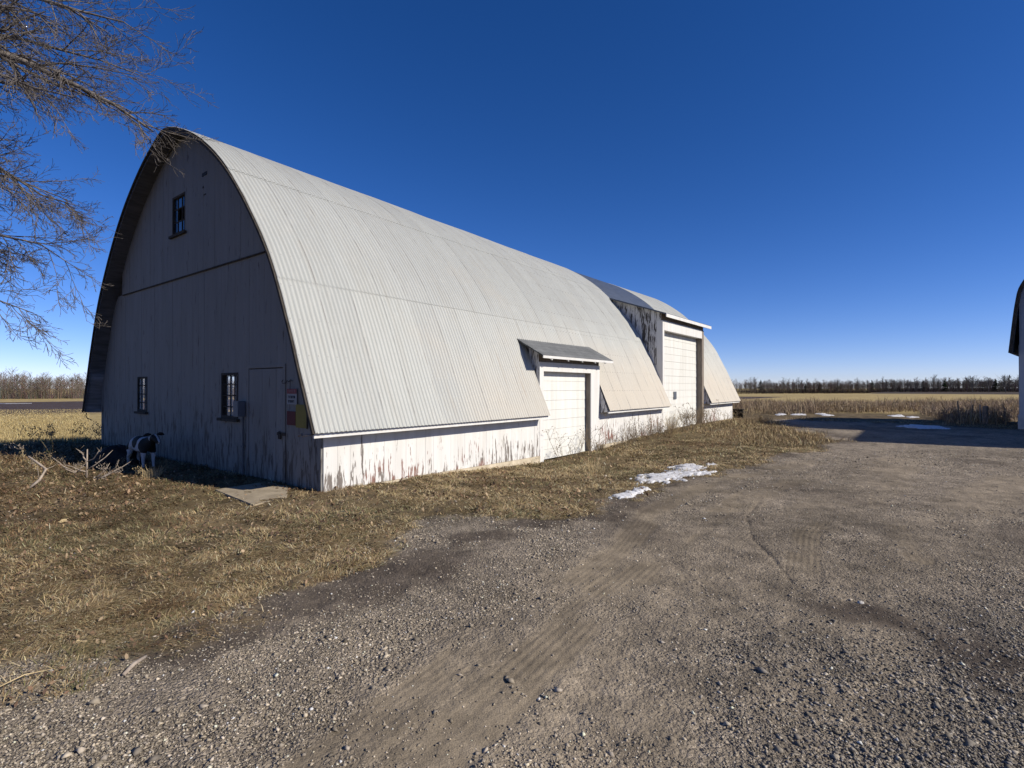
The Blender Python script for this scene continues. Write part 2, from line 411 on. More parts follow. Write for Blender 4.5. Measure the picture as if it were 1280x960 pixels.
def ground_zones(x, y):
    s, g = local(x, y); D = np.hypot(x, y)
    z = terrain(x, y)
    gr = grass_amount(x, y)
    gravel = 1 - gr
    n_a = fbm(x * 0.8, y * 0.8, 31); n_b = fbm(x * 3.2, y * 3.2, 41); n_c = fbm(x * 0.25, y * 0.25, 51, 3)
    tone = 0.8 + 0.42 * (n_a - 0.5) + 0.5 * (n_b - 0.5) + 0.3 * (n_c - 0.5)
    col = np.stack([0.295 * tone, 0.247 * tone, 0.190 * tone], -1)
    # bare, finer, browner soil where wheels run
    track = np.zeros_like(x); zz = np.zeros_like(x)
    for pts, w, per, typ in ((TR1, 0.17, 0.052, 0), (TR2, 0.19, 0.058, 0), (TR3, 0.14, 0.055, 2), (TR5, 0.12, 0.06, 0)):
        d, c, a = line_dist(x, y, pts)
        m = 1 - ss(w * 0.8, w * 1.15, d)
        patchy = ss(0.40, 0.58, fbm(a * 1.3 + 3.1 * w, c * 3.0, int(w * 1000)))
        m = m * (0.2 + 0.8 * patchy) * (ss(0, 1.0, a) if typ != 2 else ss(0, .5, a) * (1 - ss(2.2, 3.0, a)))
        rib = 0.5 + 0.5 * np.cos(2 * np.pi * c / per)
        if typ == 2:
            rib = rib * 0.6 + 0.5 * (0.5 + 0.5 * np.sign(np.sin(2 * np.pi * a / 0.11)))
        zz = zz - m * 0.008 + m * rib * (0.0070 if typ == 2 else 0.0032) * (.5 + fbm(x * 6, y * 6, 133, 2)) * ss(2.0, 3, D) + (ss(w * 0.9, w * 1.2, d) - ss(w * 1.2, w * 1.9, d)) * 0.004 * patchy
        track = np.maximum(track, m)
    d, c, a = line_dist(x, y, TR4)
    m4 = (1 - ss(0.008, 0.035, d)) * ss(.38, .5, fbm(a * 2, a * 0, 55)); zz = zz - 0.009 * m4
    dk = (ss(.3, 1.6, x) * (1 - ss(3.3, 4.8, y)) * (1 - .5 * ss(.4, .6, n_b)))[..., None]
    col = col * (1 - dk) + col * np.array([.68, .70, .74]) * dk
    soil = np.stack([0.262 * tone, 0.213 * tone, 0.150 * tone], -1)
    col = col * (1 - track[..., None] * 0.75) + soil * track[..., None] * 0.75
    # dark damp humus along the lawn edge and in spots on the gravel
    sd = poly_sd(x, y, GRASS_EDGE)
    mud = ss(0.50, 0.62, fbm(x * 1.1 + 4, y * 1.1, 61)) * (1 - ss(0.0, 0.9, np.abs(sd + 0.15)))
    mud = np.maximum(mud, ss(0.62, 0.72, fbm(x * 0.7 + 9, y * 0.7, 71)) * 0.55 * gravel * ss(0.2, 1.6, x))
    mud = np.maximum(mud, np.exp(-(((x + 1.0) / 0.75) ** 2 + ((y - 4.75) / 0.38) ** 2)) * 1.1 * ss(.35, .6, n_b))
    for pts, w in ((MUD1, .34), (MUD2, .22), (MUD3, .25)):
        d, c, a = line_dist(x, y, pts)
        mud = np.maximum(mud, 1.15 * (1 - ss(w * .3, w * 1.6, d + (n_b - .5) * .7)))
    for q in SNOWS:
        mud = np.maximum(mud, .95 * ss(-.38, -.02, poly_sd(x, y, [at(*p) for p in q]) + (n_b - .5) * .5))
    lane = np.zeros_like(x)
    for pts, w in ((TR1, .42), (TR2, .46), (TR3, .34), (LN1, .55), (LN2, .5)):
        d, c, a = line_dist(x, y, pts)
        lane = np.maximum(lane, (1 - ss(w * .55, w * 1.25, d + (n_b - .5) * .5)) * (.45 + .55 * ss(.35, .6, n_a)))
    lane = lane * (1 - gr)
    col = col * (1 - .5 * lane[..., None]) + soil * 1.04 * .5 * lane[..., None]
    mud = np.clip(mud, 0, 1)
    col = col * (1 - 0.68 * mud[..., None]) + np.array([0.045, 0.034, 0.028]) * 0.68 * mud[..., None]
    # soil under the lawn
    gtone = 0.8 + 0.9 * (n_b - 0.5) + 0.5 * (n_a - 0.5)
    under = np.stack([0.15 * gtone, 0.112 * gtone, 0.062 * gtone], -1)
    col = col * (1 - gr[..., None]) + under * gr[..., None]
    # straw coloured field falling away on the left and behind
    rows = 0.9 + 0.25 * (fbm(x * 0.02, (y + 0.12 * x) * 0.35, 81) - 0.5) + 0.5 * (fbm(x * 1.2, y * 1.2, 83) - 0.5)
    straw = np.stack([0.39 * rows, 0.30 * rows, 0.135 * rows], -1)
    fl = ss(13.0, 16.0, g + 2.0 * (n_a - 0.5)) * ss(-60, -50, s)
    fr = ss(36, 43, D + 4 * (n_c - 0.5)) * (g < 14)
    f = np.maximum(fl, fr)[..., None]
    col = col * (1 - f) + straw * f
    # ploughed strip beyond the straw on the left
    pl = ss(70, 76, D + 1.5 * (n_c - 0.5) * 4) * ss(14, 30, g) * (1 - ss(218, 228, D))
    ptone = 0.85 + 0.6 * (fbm(x * 0.05, y * 0.6, 91) - 0.5)
    plo = np.stack([0.085 * ptone, 0.062 * ptone, 0.054 * ptone], -1)
    col = col * (1 - pl[..., None]) + plo * pl[..., None]
    far = ss(300, 340, D) * (g < 14)
    col = col * (1 - far[..., None]) + np.array([0.07, 0.055, 0.04]) * far[..., None]
    gravel = gravel * (1 - f[..., 0])
    # relief
    relief = (fbm(x * 1.6, y * 1.6, 101) - 0.5) * 0.03 + (fbm(x * 7, y * 7, 111) - 0.5) * 0.022 + (fbm(x * 22, y * 22, 121, 3) - 0.5) * 0.012
    relief = relief + gr * (fbm(x * 3.5, y * 3.5, 131) - 0.5) * 0.07
    relief = relief * (1 - ss(28, 60, D)) * (1 - 0.6 * track)
    bankm = np.where(s < 0.02, 1.0, 0.0)
    return z + relief + zz, np.clip(col, 0.01, 1), gravel * (1 - 0.75 * track) * (1 - 0.6 * mud) * (1 - .62 * lane), gr

def gz(x, y):
    return float(ground_zones(np.array([float(x)]), np.array([float(y)]))[0][0])

def ground_material():
    t = NT('ground', 0.95, 0.12)
    a = t.node('ShaderNodeAttribute', attribute_name='Col').outputs['Color']
    gv = t.node('ShaderNodeAttribute', attribute_name='gravel').outputs['Fac']
    co = t.coord('Object')
    warp = t.node('ShaderNodeVectorMath', {0: co, 1: t.node('ShaderNodeVectorMath', {0: t.node('ShaderNodeTexNoise', {'Vector': co, 'Scale': 30.0, 'Detail': 2.0}).outputs[1], 'Scale': 0.02}, operation='SCALE').outputs[0]}).outputs[0]
    vo = t.node('ShaderNodeTexVoronoi', {'Vector': warp, 'Scale': 42.0, 'Randomness': 1.0})
    vo2 = t.node('ShaderNodeTexVoronoi', {'Vector': warp, 'Scale': 95.0})
    cellv = t.node('ShaderNodeSeparateColor', {'Color': vo.outputs['Color']}).outputs[0]
    cellv2 = t.node('ShaderNodeSeparateColor', {'Color': vo2.outputs['Color']}).outputs[1]
    n = t.noise(co, 4.0, 6, 0.65)
    nf = t.noise(co, 120, 3, 0.6)
    stone = t.ramp(cellv, [(0.0, 0.55), (0.45, 0.85), (0.8, 1.25), (0.93, 2.1), (1.0, 2.6)])
    stone2 = t.ramp(cellv2, [(0.0, 0.6), (0.6, 1.0), (0.92, 1.55), (1.0, 2.0)])
    st = t.mix(0.5, stone, stone2)
    c1 = t.mix(1.0, a, st, 'MULTIPLY')
    c = t.mix(t.math('MULTIPLY', gv, 0.85), a, c1)
    c = t.mix(1.0, c, t.ramp(n, [(0.3, 0.72), (0.7, 1.25)]), 'MULTIPLY')
    c = t.mix(1.0, c, t.ramp(nf, [(0.3, 0.72), (0.7, 1.25)]), 'MULTIPLY')
    hgt = t.math('ADD', t.math('MULTIPLY', vo.outputs['Distance'], -1.0), t.math('MULTIPLY', vo2.outputs['Distance'], -0.5))
    hs = t.math('MULTIPLY', t.math('MULTIPLY', hgt, gv), 1.0)
    nrm = t.bump(hs, 0.9, 0.018, t.bump(nf, 0.5, 0.008, t.bump(n, 0.4, 0.03)))
    return t.done(c, nrm)

def build_ground():
    ang_f = np.radians(np.linspace(-52, 52, 860))
    ang_b = np.radians(np.linspace(52, 308, 90))[1:-1]
    ang = np.concatenate([ang_f, ang_b])
    r = np.concatenate([[0.02, 0.4, 0.8, 1.1], np.geomspace(1.35, 16, 500), np.geomspace(16, 2500, 230)[1:]])
    A, R = np.meshgrid(ang, r)
    x = R * np.sin(A); y = R * np.cos(A)
    z, col, gv, gr = ground_zones(x.ravel(), y.ravel())
    V = np.stack([x.ravel(), y.ravel(), z], -1)
    na, nr = len(ang), len(r)
    i = np.arange(nr - 1)[:, None] * na; j = np.arange(na)[None, :]; j2 = (j + 1) % na
    Fc = np.stack([i + j, i + na + j, i + na + j2, i + j2], -1).reshape(-1, 4)[:, ::-1]
    o = np_mesh('ground', V, Fc, ground_material(), smooth=True, attrs={'Col': col, 'gravel': gv})
    tag(o, 'gravel yard with rough dry lawn and straw fields around the barns', 'ground', kind='structure')
build_ground()

# ------------------------------------------------------------------ loose stones
def build_stones():
    N = 330000
    D = 1.75 * (13.5 / 1.75) ** rng.random(N)
    X = (rng.random(N) * 2.05 - 1.025) * D
    sd = poly_sd(X, D, GRASS_EDGE)
    _, _, gv, gr = ground_zones(X, D)
    cl = fbm(X * 0.7 + 3, D * 0.7, 201) * 0.6 + fbm(X * 2.2, D * 2.2, 211) * 0.4
    dens = np.clip(ss(0.42, 0.60, cl) * 0.95 + 0.10 + 0.75 * ss(0.5, 1.8, X) * (1 - ss(3.4, 5, D)), 0, 1) * gv + 0.05 * gr
    keep = rng.random(N) < dens * np.clip(0.5 + 0.5 * D / 5, 0.5, 1.0)
    X = X[keep]; D = D[keep]
    n = len(X)
    size = 0.0033 * np.exp(rng.normal(0, 0.42, n)) * (1 + 0.35 * ss(0.55, 0.7, fbm(X * 0.5, D * 0.5, 221))) * np.clip(0.75 + D / 12, 0.8, 1.6) * (1 + .4 * ss(.7, 1.4, X) * (1 - ss(2.9, 3.8, D)))
    size = np.where(rng.random(n) < 0.005 * (1 - .6 * ss(.3, 1.2, X)), size * 1.9, size)
    zb = ground_zones(X, D)[0]
    base = np.array([(1, 0, 0), (-1, 0, 0), (0, 1, 0), (0, -1, 0), (0, 0, 1), (0, 0, -1), ], float)
    tri = np.array([(0, 2, 4), (2, 1, 4), (1, 3, 4), (3, 0, 4), (2, 0, 5), (1, 2, 5), (3, 1, 5), (0, 3, 5)])
    P = base[None] * (0.75 + 0.6 * rng.random((n, 6, 3))) + rng.normal(0, 0.28, (n, 6, 3))
    P = P * np.stack([1.15 + 0.5 * rng.random(n), 0.9 + 0.2 * rng.random(n), 0.6 + 0.3 * rng.random(n)], -1)[:, None, :]
    a = rng.random(n) * 6.283; ca, sa = np.cos(a)[:, None], np.sin(a)[:, None]
    xr = P[..., 0] * ca - P[..., 1] * sa; yr = P[..., 0] * sa + P[..., 1] * ca
    P = np.stack([xr, yr, P[..., 2]], -1) * size[:, None, None]
    P += np.stack([X, D, zb + size * 0.28], -1)[:, None, :]
    tone = np.exp(rng.normal(0, 0.40, n)) * 0.27
    hue = rng.random(n)
    col = np.stack([tone * (1.0 + 0.05 * hue), tone * (0.87 + 0.02 * hue), tone * (0.72 - 0.06 * hue)], -1)
    col[rng.random(n) < 0.07] *= 1.75
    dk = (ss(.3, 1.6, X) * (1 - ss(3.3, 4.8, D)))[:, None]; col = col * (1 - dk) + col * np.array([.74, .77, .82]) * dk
    col = np.clip(col, 0.03, 0.62)
    Fc = (np.arange(n)[:, None, None] * 6 + tri[None]).reshape(-1, 3)
    o = np_mesh('gravel', P.reshape(-1, 3), Fc, attr_mat('gravel_stone', 0.9, 0.2, 0.3, 90), attrs={'Col': np.repeat(col, 6, 0)})
    tag(o, 'loose grey crushed stone scattered over the yard', 'gravel', kind='stuff')
build_stones()

# ------------------------------------------------------------------ lawn
def blade_mesh(name, X, Y, Z, ln, wd, az, lean, col, mat, label, cat, kind='stuff', curl=0.5):
    """each blade is a bent two-segment ribbon: 5 verts, 1 quad + 1 tri written as 3 tris"""
    n = len(X)
    dx, dy = np.cos(az), np.sin(az)
    ox, oy = -dy, dx
    h1 = ln * 0.55 * np.cos(lean); d1 = ln * 0.55 * np.sin(lean)
    l2 = np.minimum(lean * (1 + curl) + 0.25, 1.75)
    h2 = h1 + ln * 0.45 * np.cos(l2); d2 = d1 + ln * 0.45 * np.sin(l2)
    V = np.zeros((n, 5, 3))
    for k, (dd, hh, w) in enumerate(((0 * ln, 0 * ln, 0.5), (0 * ln, 0 * ln, -0.5), (d1, h1, -0.38), (d1, h1, 0.38))):
        V[:, k, 0] = X + dx * dd + ox * wd * w; V[:, k, 1] = Y + dy * dd + oy * wd * w; V[:, k, 2] = Z + hh
    V[:, 4, 0] = X + dx * d2; V[:, 4, 1] = Y + dy * d2; V[:, 4, 2] = Z + np.maximum(h2, 0.004)
    tri = np.array([(0, 1, 2), (0, 2, 3), (3, 2, 4)])
    Fc = (np.arange(n)[:, None, None] * 5 + tri[None]).reshape(-1, 3)
    o = np_mesh(name, V.reshape(-1, 3), Fc, mat, attrs={'Col': np.repeat(col, 5, 0)})
    return tag(o, label, cat, kind=kind)

def pick(pal, n, w=None):
    pal = np.array(pal); i = rng.choice(len(pal), n, p=w)
    return pal[i] * np.exp(rng.normal(0, 0.22, n))[:, None]

GRASSMAT = attr_mat('dry_grass', 0.85, 0.2, 0.2, 20)
STRAW = [(0.42, 0.335, 0.19), (0.32, 0.245, 0.13), (0.20, 0.18, 0.085), (0.14, 0.14, 0.055), (0.19, 0.125, 0.07), (0.52, 0.44, 0.29)]

def build_lawn():
    N = 1150000
    D = 2.3 * (25 / 2.3) ** (rng.random(N) ** 0.9)
    X = (rng.random(N) * 2.3 - 1.25) * D
    s, g = local(X, D)
    gr = grass_amount(X, D)
    inside = (s > 0.0) & (s < 22.6) & (g > 0.0) & (g < 10.5)
    clump = fbm(X * 2.6, D * 2.6, 301) * 0.6 + fbm(X * 9, D * 9, 311, 3) * 0.4
    dens = gr * (0.22 + 0.78 * ss(0.34, 0.56, clump)) * (1 - .78 * ss(.55, .66, fbm(X * 1.5 + 11, D * 1.5, 313)))
    slab = (s > -.98) & (s < -0.3) & (g > 0.06) & (g < 1.34)
    keep = (rng.random(N) < dens) & ~inside & ~slab & (g < 17)
    X, D, s, g, clump = X[keep], D[keep], s[keep], g[keep], clump[keep]
    n = len(X)
    Z = ground_zones(X, D)[0]
    wall = np.exp(-np.maximum(0, -g) / 0.35) * (s > 0) * (s < 23) + np.exp(-np.maximum(0, -s) / 0.3) * (g > 0) * (g < 10.5) * 0.6
    rough = ss(5, 7.5, g) * (s < -0.5)
    ln = (0.040 + 0.075 * rng.random(n) ** 1.9) * (0.7 + 0.8 * clump) * (1 + 0.6 * np.clip(wall, 0, 1) * rng.random(n) + 0.7 * rough) * np.clip(0.8 + D / 22, 0.8, 1.7)
    wd = (0.0028 + 0.0035 * rng.random(n)) * np.clip(D / 5.0, 0.8, 2.6)
    flow = fbm(X * 1.8, D * 1.8, 321) * 14
    az = flow + rng.normal(0, 0.9, n)
    lean = np.clip(rng.normal(1.3, 0.26, n), 0.1, 1.54)
    green = ss(0.46, 0.62, fbm(X * 0.9 + 7, D * 0.9, 331) * 0.7 + fbm(X * 3, D * 3, 333) * 0.3)
    brown = ss(0.50, 0.64, fbm(X * 0.8 - 5, D * 0.8, 341) * 0.7 + fbm(X * 3.5, D * 3.5, 343) * 0.3)
    cA = pick(STRAW, n, [0.27, 0.30, 0.07, 0.03, 0.22, 0.11])
    cG = pick([(0.135, 0.13, 0.06), (0.19, 0.17, 0.085), (0.27, 0.225, 0.125)], n)
    cB = pick([(0.17, 0.10, 0.052), (0.22, 0.135, 0.07), (0.10, 0.065, 0.04), (0.30, 0.20, 0.10)], n)
    u = rng.random(n)[:, None]
    cA = cA * np.array([1.06, 1.02, .98]); col = np.where(u < 0.5 * green[:, None], cG, np.where(u > 1 - 0.72 * np.maximum(brown, ss(-3.2, -6.5, X) * .8)[:, None], cB, cA))
    blade_mesh('lawn_grass', X, D, Z, ln, wd, az, lean, np.clip(col, 0.015, 0.6), GRASSMAT,
               'matted dry winter grass between the barn and the gravel', 'grass')
build_lawn()

def build_twigs():
    N = 5200
    D = 2.6 * (14 / 2.6) ** rng.random(N); X = (rng.random(N) * 2.2 - 1.25) * D
    s, g = local(X, D); gr = grass_amount(X, D)
    keep = (rng.random(N) < .25 + .6 * gr * ss(.4, .6, fbm(X * .8, D * .8, 451))) & (gr > .15) & ~((s > -.1) & (g > -.1) & (g < 10.6))
    X, D = X[keep], D[keep]; n = len(X); Z = ground_zones(X, D)[0] + .015
    col = pick([(.10, .075, .055), (.16, .12, .085), (.34, .27, .18), (.07, .05, .04)], n)
    blade_mesh('twig_litter', X, D, Z, .05 + .16 * rng.random(n) ** 2, .004 + .004 * rng.random(n), rng.random(n) * 6.283, rng.uniform(1.25, 1.55, n), np.clip(col, .02, .5), GRASSMAT,
               'small broken twigs and stalks lying in the lawn', 'twigs')
build_twigs()

def build_leaves():
    N = 52000
    D = 2.6 * (15 / 2.6) ** rng.random(N)
    X = (rng.random(N) * 2.2 - 1.25) * D
    s, g = local(X, D)
    gr = grass_amount(X, D)
    pile = ss(0.45, 0.62, fbm(X * 0.9 + 2, D * 0.9, 401))
    nearw = np.exp(-np.maximum(0, -g) / 0.5) * (s > 0)
    left = ss(-4.5, -6.5, X) * 0.8
    keep = (rng.random(N) < gr * np.clip(0.10 + 0.45 * pile + 0.5 * nearw + 0.5 * left, 0, 1)) & ~((s > 0) & (g > 0) & (g < 10.6))
    X, D = X[keep], D[keep]; n = len(X)
    Z = ground_zones(X, D)[0] + 0.012 + 0.03 * rng.random(n)
    sz = (0.010 + 0.016 * rng.random(n)) * np.clip(D / 7, .6, 1.15)
    a = rng.random(n) * 6.283
    base = np.array([(-1, 0, 0), (-.2, .55, .25), (.5, .5, .1), (1, 0, .3), (.4, -.5, .2), (-.3, -.5, .1)])
    P = base[None] * (0.75 + 0.5 * rng.random((n, 6, 1)))
    tilt = rng.normal(0, 0.55, (n, 2))
    P[..., 2] += P[..., 0] * tilt[:, :1] + P[..., 1] * tilt[:, 1:]
    ca, sa = np.cos(a)[:, None], np.sin(a)[:, None]
    P = np.stack([P[..., 0] * ca - P[..., 1] * sa, P[..., 0] * sa + P[..., 1] * ca, P[..., 2]], -1) * sz[:, None, None]
    P += np.stack([X, D, Z], -1)[:, None, :]
    col = pick([(0.17, 0.105, 0.065), (0.23, 0.155, 0.095), (0.11, 0.07, 0.048), (0.29, 0.215, 0.135)], n)
    Fc = (np.arange(n)[:, None, None] * 6 + np.array([(0, 1, 5), (1, 2, 5), (2, 4, 5), (2, 3, 4)])[None]).reshape(-1, 3)
    o = np_mesh('fallen_leaves', P.reshape(-1, 3), Fc, attr_mat('dead_leaf', 0.8, 0.2, 0.3, 60), attrs={'Col': np.repeat(np.clip(col, .02, .5), 6, 0)})
    tag(o, 'brown dead leaves littering the dry lawn', 'leaves', kind='stuff')
build_leaves()

# ------------------------------------------------------------------ the barn
PROF = [(5.60, 0.93), (5.25, 1.74), (4.86, 2.65), (4.26, 3.80), (3.32, 4.98), (2.41, 5.83), (1.38, 6.50), (0.45, 6.90), (0.0, 7.02)]
def make_profile(pts, n=400):
    P = [Vector((-p[0], p[1])) for p in pts]
    P = [P[0] * 2 - P[1]] + P + [P[-1] * 2 - P[-2]]
    out = []
    for i in range(1, len(P) - 2):
        for k in range(40):
            t = k / 40
            a, b, c, d = P[i - 1], P[i], P[i + 1], P[i + 2]
            out.append(0.5 * ((2 * b) + (-a + c) * t + (2 * a - 5 * b + 4 * c - d) * t * t + (-a + 3 * b - 3 * c + d) * t ** 3))
    out.append(P[-2])
    half = np.array([(p.x, p.y) for p in out])
    full = np.vstack([half, (half * np.array([-1, 1]))[::-1][1:]])
    seg = np.hypot(*np.diff(full, axis=0).T)
    T = np.concatenate([[0], np.cumsum(seg)])
    return T, full

class Barn:
    def __init__(self, prof, cg, sag=0.0):
        self.T, self.full = make_profile(prof); self.cg = cg; self.sag = sag
        self.L = self.T[-1]; self.e0 = prof[0][1]
    def pt(self, t):
        return np.interp(t, self.T, self.full[:, 0]) + self.cg, np.interp(t, self.T, self.full[:, 1])
    def nrm(self, t):
        a = self.pt(np.asarray(t) - 0.02); b = self.pt(np.asarray(t) + 0.02)
        dg, dh = b[0] - a[0], b[1] - a[1]; l = np.hypot(dg, dh)
        return -dh / l, dg / l
    def t_of_h(self, h):
        half = len(self.T) // 2 + 1
        return float(np.interp(h, self.full[:half, 1], self.T[:half]))
    def t_of_g(self, g):
        return float(np.interp(g - self.cg, self.full[:, 0], self.T))
    def h_of_g(self, g, s=0):
        h = np.interp(np.asarray(g) - self.cg, self.full[:, 0], self.full[:, 1]); return self.hs(h, s)
    def hs(self, h, s):
        return self.e0 + (h - self.e0) * (1 - self.sag * np.clip(np.asarray(s) / 13.0, 0, 1.15))
    def patch(self, s0, s1, t0, t1, off, amp, per, nt, ns=None):
        """returns verts, faces, uv of a piece of roof skin"""
        if ns is None: ns = max(2, int((s1 - s0) / per * 6))
        sv = np.linspace(s0, s1, ns + 1); tv = np.linspace(t0, t1, nt + 1)
        Sg, Tg = np.meshgrid(sv, tv)
        g, h = self.pt(Tg); ng, nh = self.nrm(Tg)
        wob = (0.022 * (fbm(Sg * 0.8, Tg * 0.9, 77, 3) - 0.5) + 0.006 * (hash2(np.floor((Sg + .35) / .66), np.floor(Tg / 2.7), 9) - .5)) if amp else 0
        o = off + (amp * np.cos(2 * np.pi * Sg / per) if amp else 0) + wob
        h = self.hs(h, Sg)
        V = np.stack([Sg, g + ng * o, h + nh * o], -1).reshape(-1, 3)
        i = np.arange(nt)[:, None] * (ns + 1); j = np.arange(ns)[None]
        Fc = np.stack([i + j, i + j + 1, i + j + ns + 2, i + j + ns + 1], -1).reshape(-1, 4)
        return V, Fc, np.stack([Sg, Tg], -1).reshape(-1, 2)

def merge(parts):
    V, Fc, U = [], [], []; n = 0
    for v, f, u in parts:
        V.append(v); Fc.append(f + n); U.append(u); n += len(v)
    return np.vstack(V), np.vstack(Fc), np.vstack(U)

B = Barn(PROF, 5.25, sag=0.033)
barn = empty('barn', (C0[0], C0[1], 0), TH, 'long white gothic arched barn with grey metal roof and two garage doors', 'barn')
SL = 22.5
S_SM = (5.82, 8.84); S_TL = (13.55, 18.12)
t33 = B.t_of_h(3.32); t55 = B.t_of_h(5.45); t27 = B.t_of_h(2.74); tg3 = B.t_of_g(2.95)
tg3 = B.t_of_g(2.0); TR = S_TL[1] + .05
tL = B.L - B.t_of_h(1.98)
pieces = [(-0.35, S_SM[0], 0, t33 + .05, 0), (S_SM[0], S_SM[1], t27, t33 + .05, 0), (S_SM[1], S_TL[0], 0, t33 + .05, 0), (TR, SL + .25, 0, t33 + .05, 0),
          (-0.35, S_TL[0], t33, t55 + .05, .007), (TR, SL + .25, t33, t55 + .05, .007),
          (-0.35, S_TL[0], t55, B.L / 2 + .02, .014), (TR, SL + .25, t55, B.L / 2 + .02, .014)]
PER = 0.0825
vs = [B.patch(s0, s1, t0, t1, o, 0.0135, PER, max(3, int((t1 - t0) / 0.22))) for s0, s1, t0, t1, o in pieces if t1 - t0 > 0.02]
vs.append(B.patch(-0.35, SL + .25, B.L / 2 - .02, tL, 0.014, 0.0135, PER, 24))
LEFT = ((-0.35, .35), (1.65, 2.6), (4.25, SL + .25))     # openings before the windows of the hidden long side
for a_, b_ in LEFT: vs.append(B.patch(a_, b_, tL, B.L, 0.014, 0.0135, PER, 6))
V, Fc, U = merge(vs)
np_mesh('roof', V, Fc, M['roof'], barn, True, uv=U)

# boarded deck under the metal (seen under the overhang)
def deck(parent, Bn, plist, mat, o1=-0.03, o2=-0.085):
    parts = []
    for s0, s1, t0, t1, _ in plist:
        nt = max(3, int((t1 - t0) / 0.25))
        a = Bn.patch(s0, s1, t0, t1, o1, 0, 1, nt, 8); b = Bn.patch(s0, s1, t0, t1, o2, 0, 1, nt, 8)
        n = len(a[0]); W = 9
        rim = []
        for i in range(nt):
            for j in (0, W - 1):
                p, q = i * W + j, (i + 1) * W + j
                rim.append((p, q, n + q, n + p))
        for j in range(W - 1):
            for i in (0, nt):
                p, q = i * W + j, i * W + j + 1
                rim.append((p, q, n + q, n + p))
        parts.append((np.vstack([a[0], b[0]]), np.vstack([a[1], b[1] + n, np.array(rim)]), np.vstack([a[2], b[2]])))
    V, Fc, U = merge(parts)
    return np_mesh('roof_deck', V, Fc, mat, parent)
deck(barn, B, [(-0.34, S_SM[0] - .02, 0.02, t33, 0), (S_SM[0] - .02, S_SM[1] + .02, t27, t33, 0), (S_SM[1] + .02, S_TL[0] - .02, 0.02, t33, 0), (S_TL[1] + .07, SL + .24, 0.02, t33, 0),
               (-0.34, S_TL[0] - .02, t33, tg3, 0), (S_TL[1] + .07, SL + .24, t33, tg3, 0), (-0.34, SL + .24, tg3, tL, 0)] + [(a_ + .01, b_ - .01, tL, B.L - .02, 0) for a_, b_ in LEFT], M['soffit_paint'])

def barge(parent, Bn, s, mat, o0=-0.10, o1=0.012, th=0.03, name='barge_board'):
    tv = np.linspace(0.0, Bn.L, 90); mb = MB()
    g, h = Bn.pt(tv); ng, nh = Bn.nrm(tv); h = Bn.hs(h, s)
    for i in range(len(tv) - 1):
        def P(k, o, ds): return (s + ds, g[k] + ng[k] * o, h[k] + nh[k] * o)
        base = len(mb.v)
        mb.v += [P(i, o0, 0), P(i + 1, o0, 0), P(i + 1, o1, 0), P(i, o1, 0), P(i, o0, -th), P(i + 1, o0, -th), P(i + 1, o1, -th), P(i, o1, -th)]
        mb.f += [tuple(base + q for q in f) for f in ((4, 5, 6, 7), (3, 2, 6, 7), (0, 1, 5, 4), (0, 1, 2, 3))]
    return mb.build(name, mat, parent)
barge(barn, B, -0.352, M['dark_wood'], -.05, -.008)

def boards(mb, amap, a0, a1, w, bot, top, holes=(), th=0.022, gap=0.0028, jit=0.0018, seed=1):
    r = random.Random(seed)
    edges = [a0]
    while edges[-1] < a1 - w * 0.4: edges.append(min(edges[-1] + w * r.uniform(0.85, 1.15), a1))
    edges[-1] = a1
    cuts = sorted(set([c for h in holes for c in h[:2] if a0 < c < a1]))
    for e0, e1 in zip(edges[:-1], edges[1:]):
        sub = [e0 + gap / 2] + [c for c in cuts if e0 + gap < c < e1 - gap] + [e1 - gap / 2]
        dj = r.uniform(-jit, jit)
        for p, q in zip(sub[:-1], sub[1:]):
            m = (p + q) / 2
            ivs = sorted((h[2], h[3]) for h in holes if h[0] <= m <= h[1])
            lo = None; segs = []
            cur = ('b',)
            starts = [None] + [iv[1] for iv in ivs]; ends = [iv[0] for iv in ivs] + [None]
            for st, en in zip(starts, ends):
                l0 = bot(p) if st is None else st; l1 = bot(q) if st is None else st
                u0 = top(p) if en is None else en; u1 = top(q) if en is None else en
                if max(u0 - l0, u1 - l1) < 0.01: continue
                u0 = max(u0, l0); u1 = max(u1, l1)
                d0, d1 = dj, dj + th
                mb.hexa([amap(p, l0, d1), amap(q, l1, d1), amap(q, l1, d0), amap(p, l0, d0),
                         amap(p, u0, d1), amap(q, u1, d1), amap(q, u1, d0), amap(p, u0, d0)])

front = lambda a, h, d: (-d, a, h)
side = lambda a, h, d: (a, -d, h)
# gable
W_UP = (5.02, 5.70, 4.90, 5.74); W_R = (2.68, 3.34, 1.02, 1.87); W_L = (7.16, 7.78, 1.02, 1.85)
DOOR = (1.10, 2.26, 0.0, 1.93)
holes = [W_UP, W_R, W_L, DOOR]
mb = MB(); ins = lambda a: float(B.h_of_g(a)) - 0.085
boards(mb, front, 0.0, 10.5, 0.26, lambda a: -0.12, lambda a: min(ins(a), 3.95), [W_R, W_L, DOOR], seed=3)
boards(mb, lambda a, h, d: (-d - 0.012, a, h), 1.62, 8.88, 0.26, lambda a: 3.945, ins, [W_UP], seed=4)
boards(mb, lambda a, h, d: (-d + 0.03, a, h), 0.02, 10.48, 4.0, lambda a: -0.1, lambda a: 1.7 if a < .1 or a > 10.4 else ins(a) - .02, holes, gap=0, jit=0) if False else None
mb.build('gable_wall', M['gable_paint_shaded'], barn)
mb = MB()
mb.box((-0.052, 1.70, 3.925), (-0.036, 8.80, 3.95)); mb.build('drip_edge', M['dark_wood'], barn)
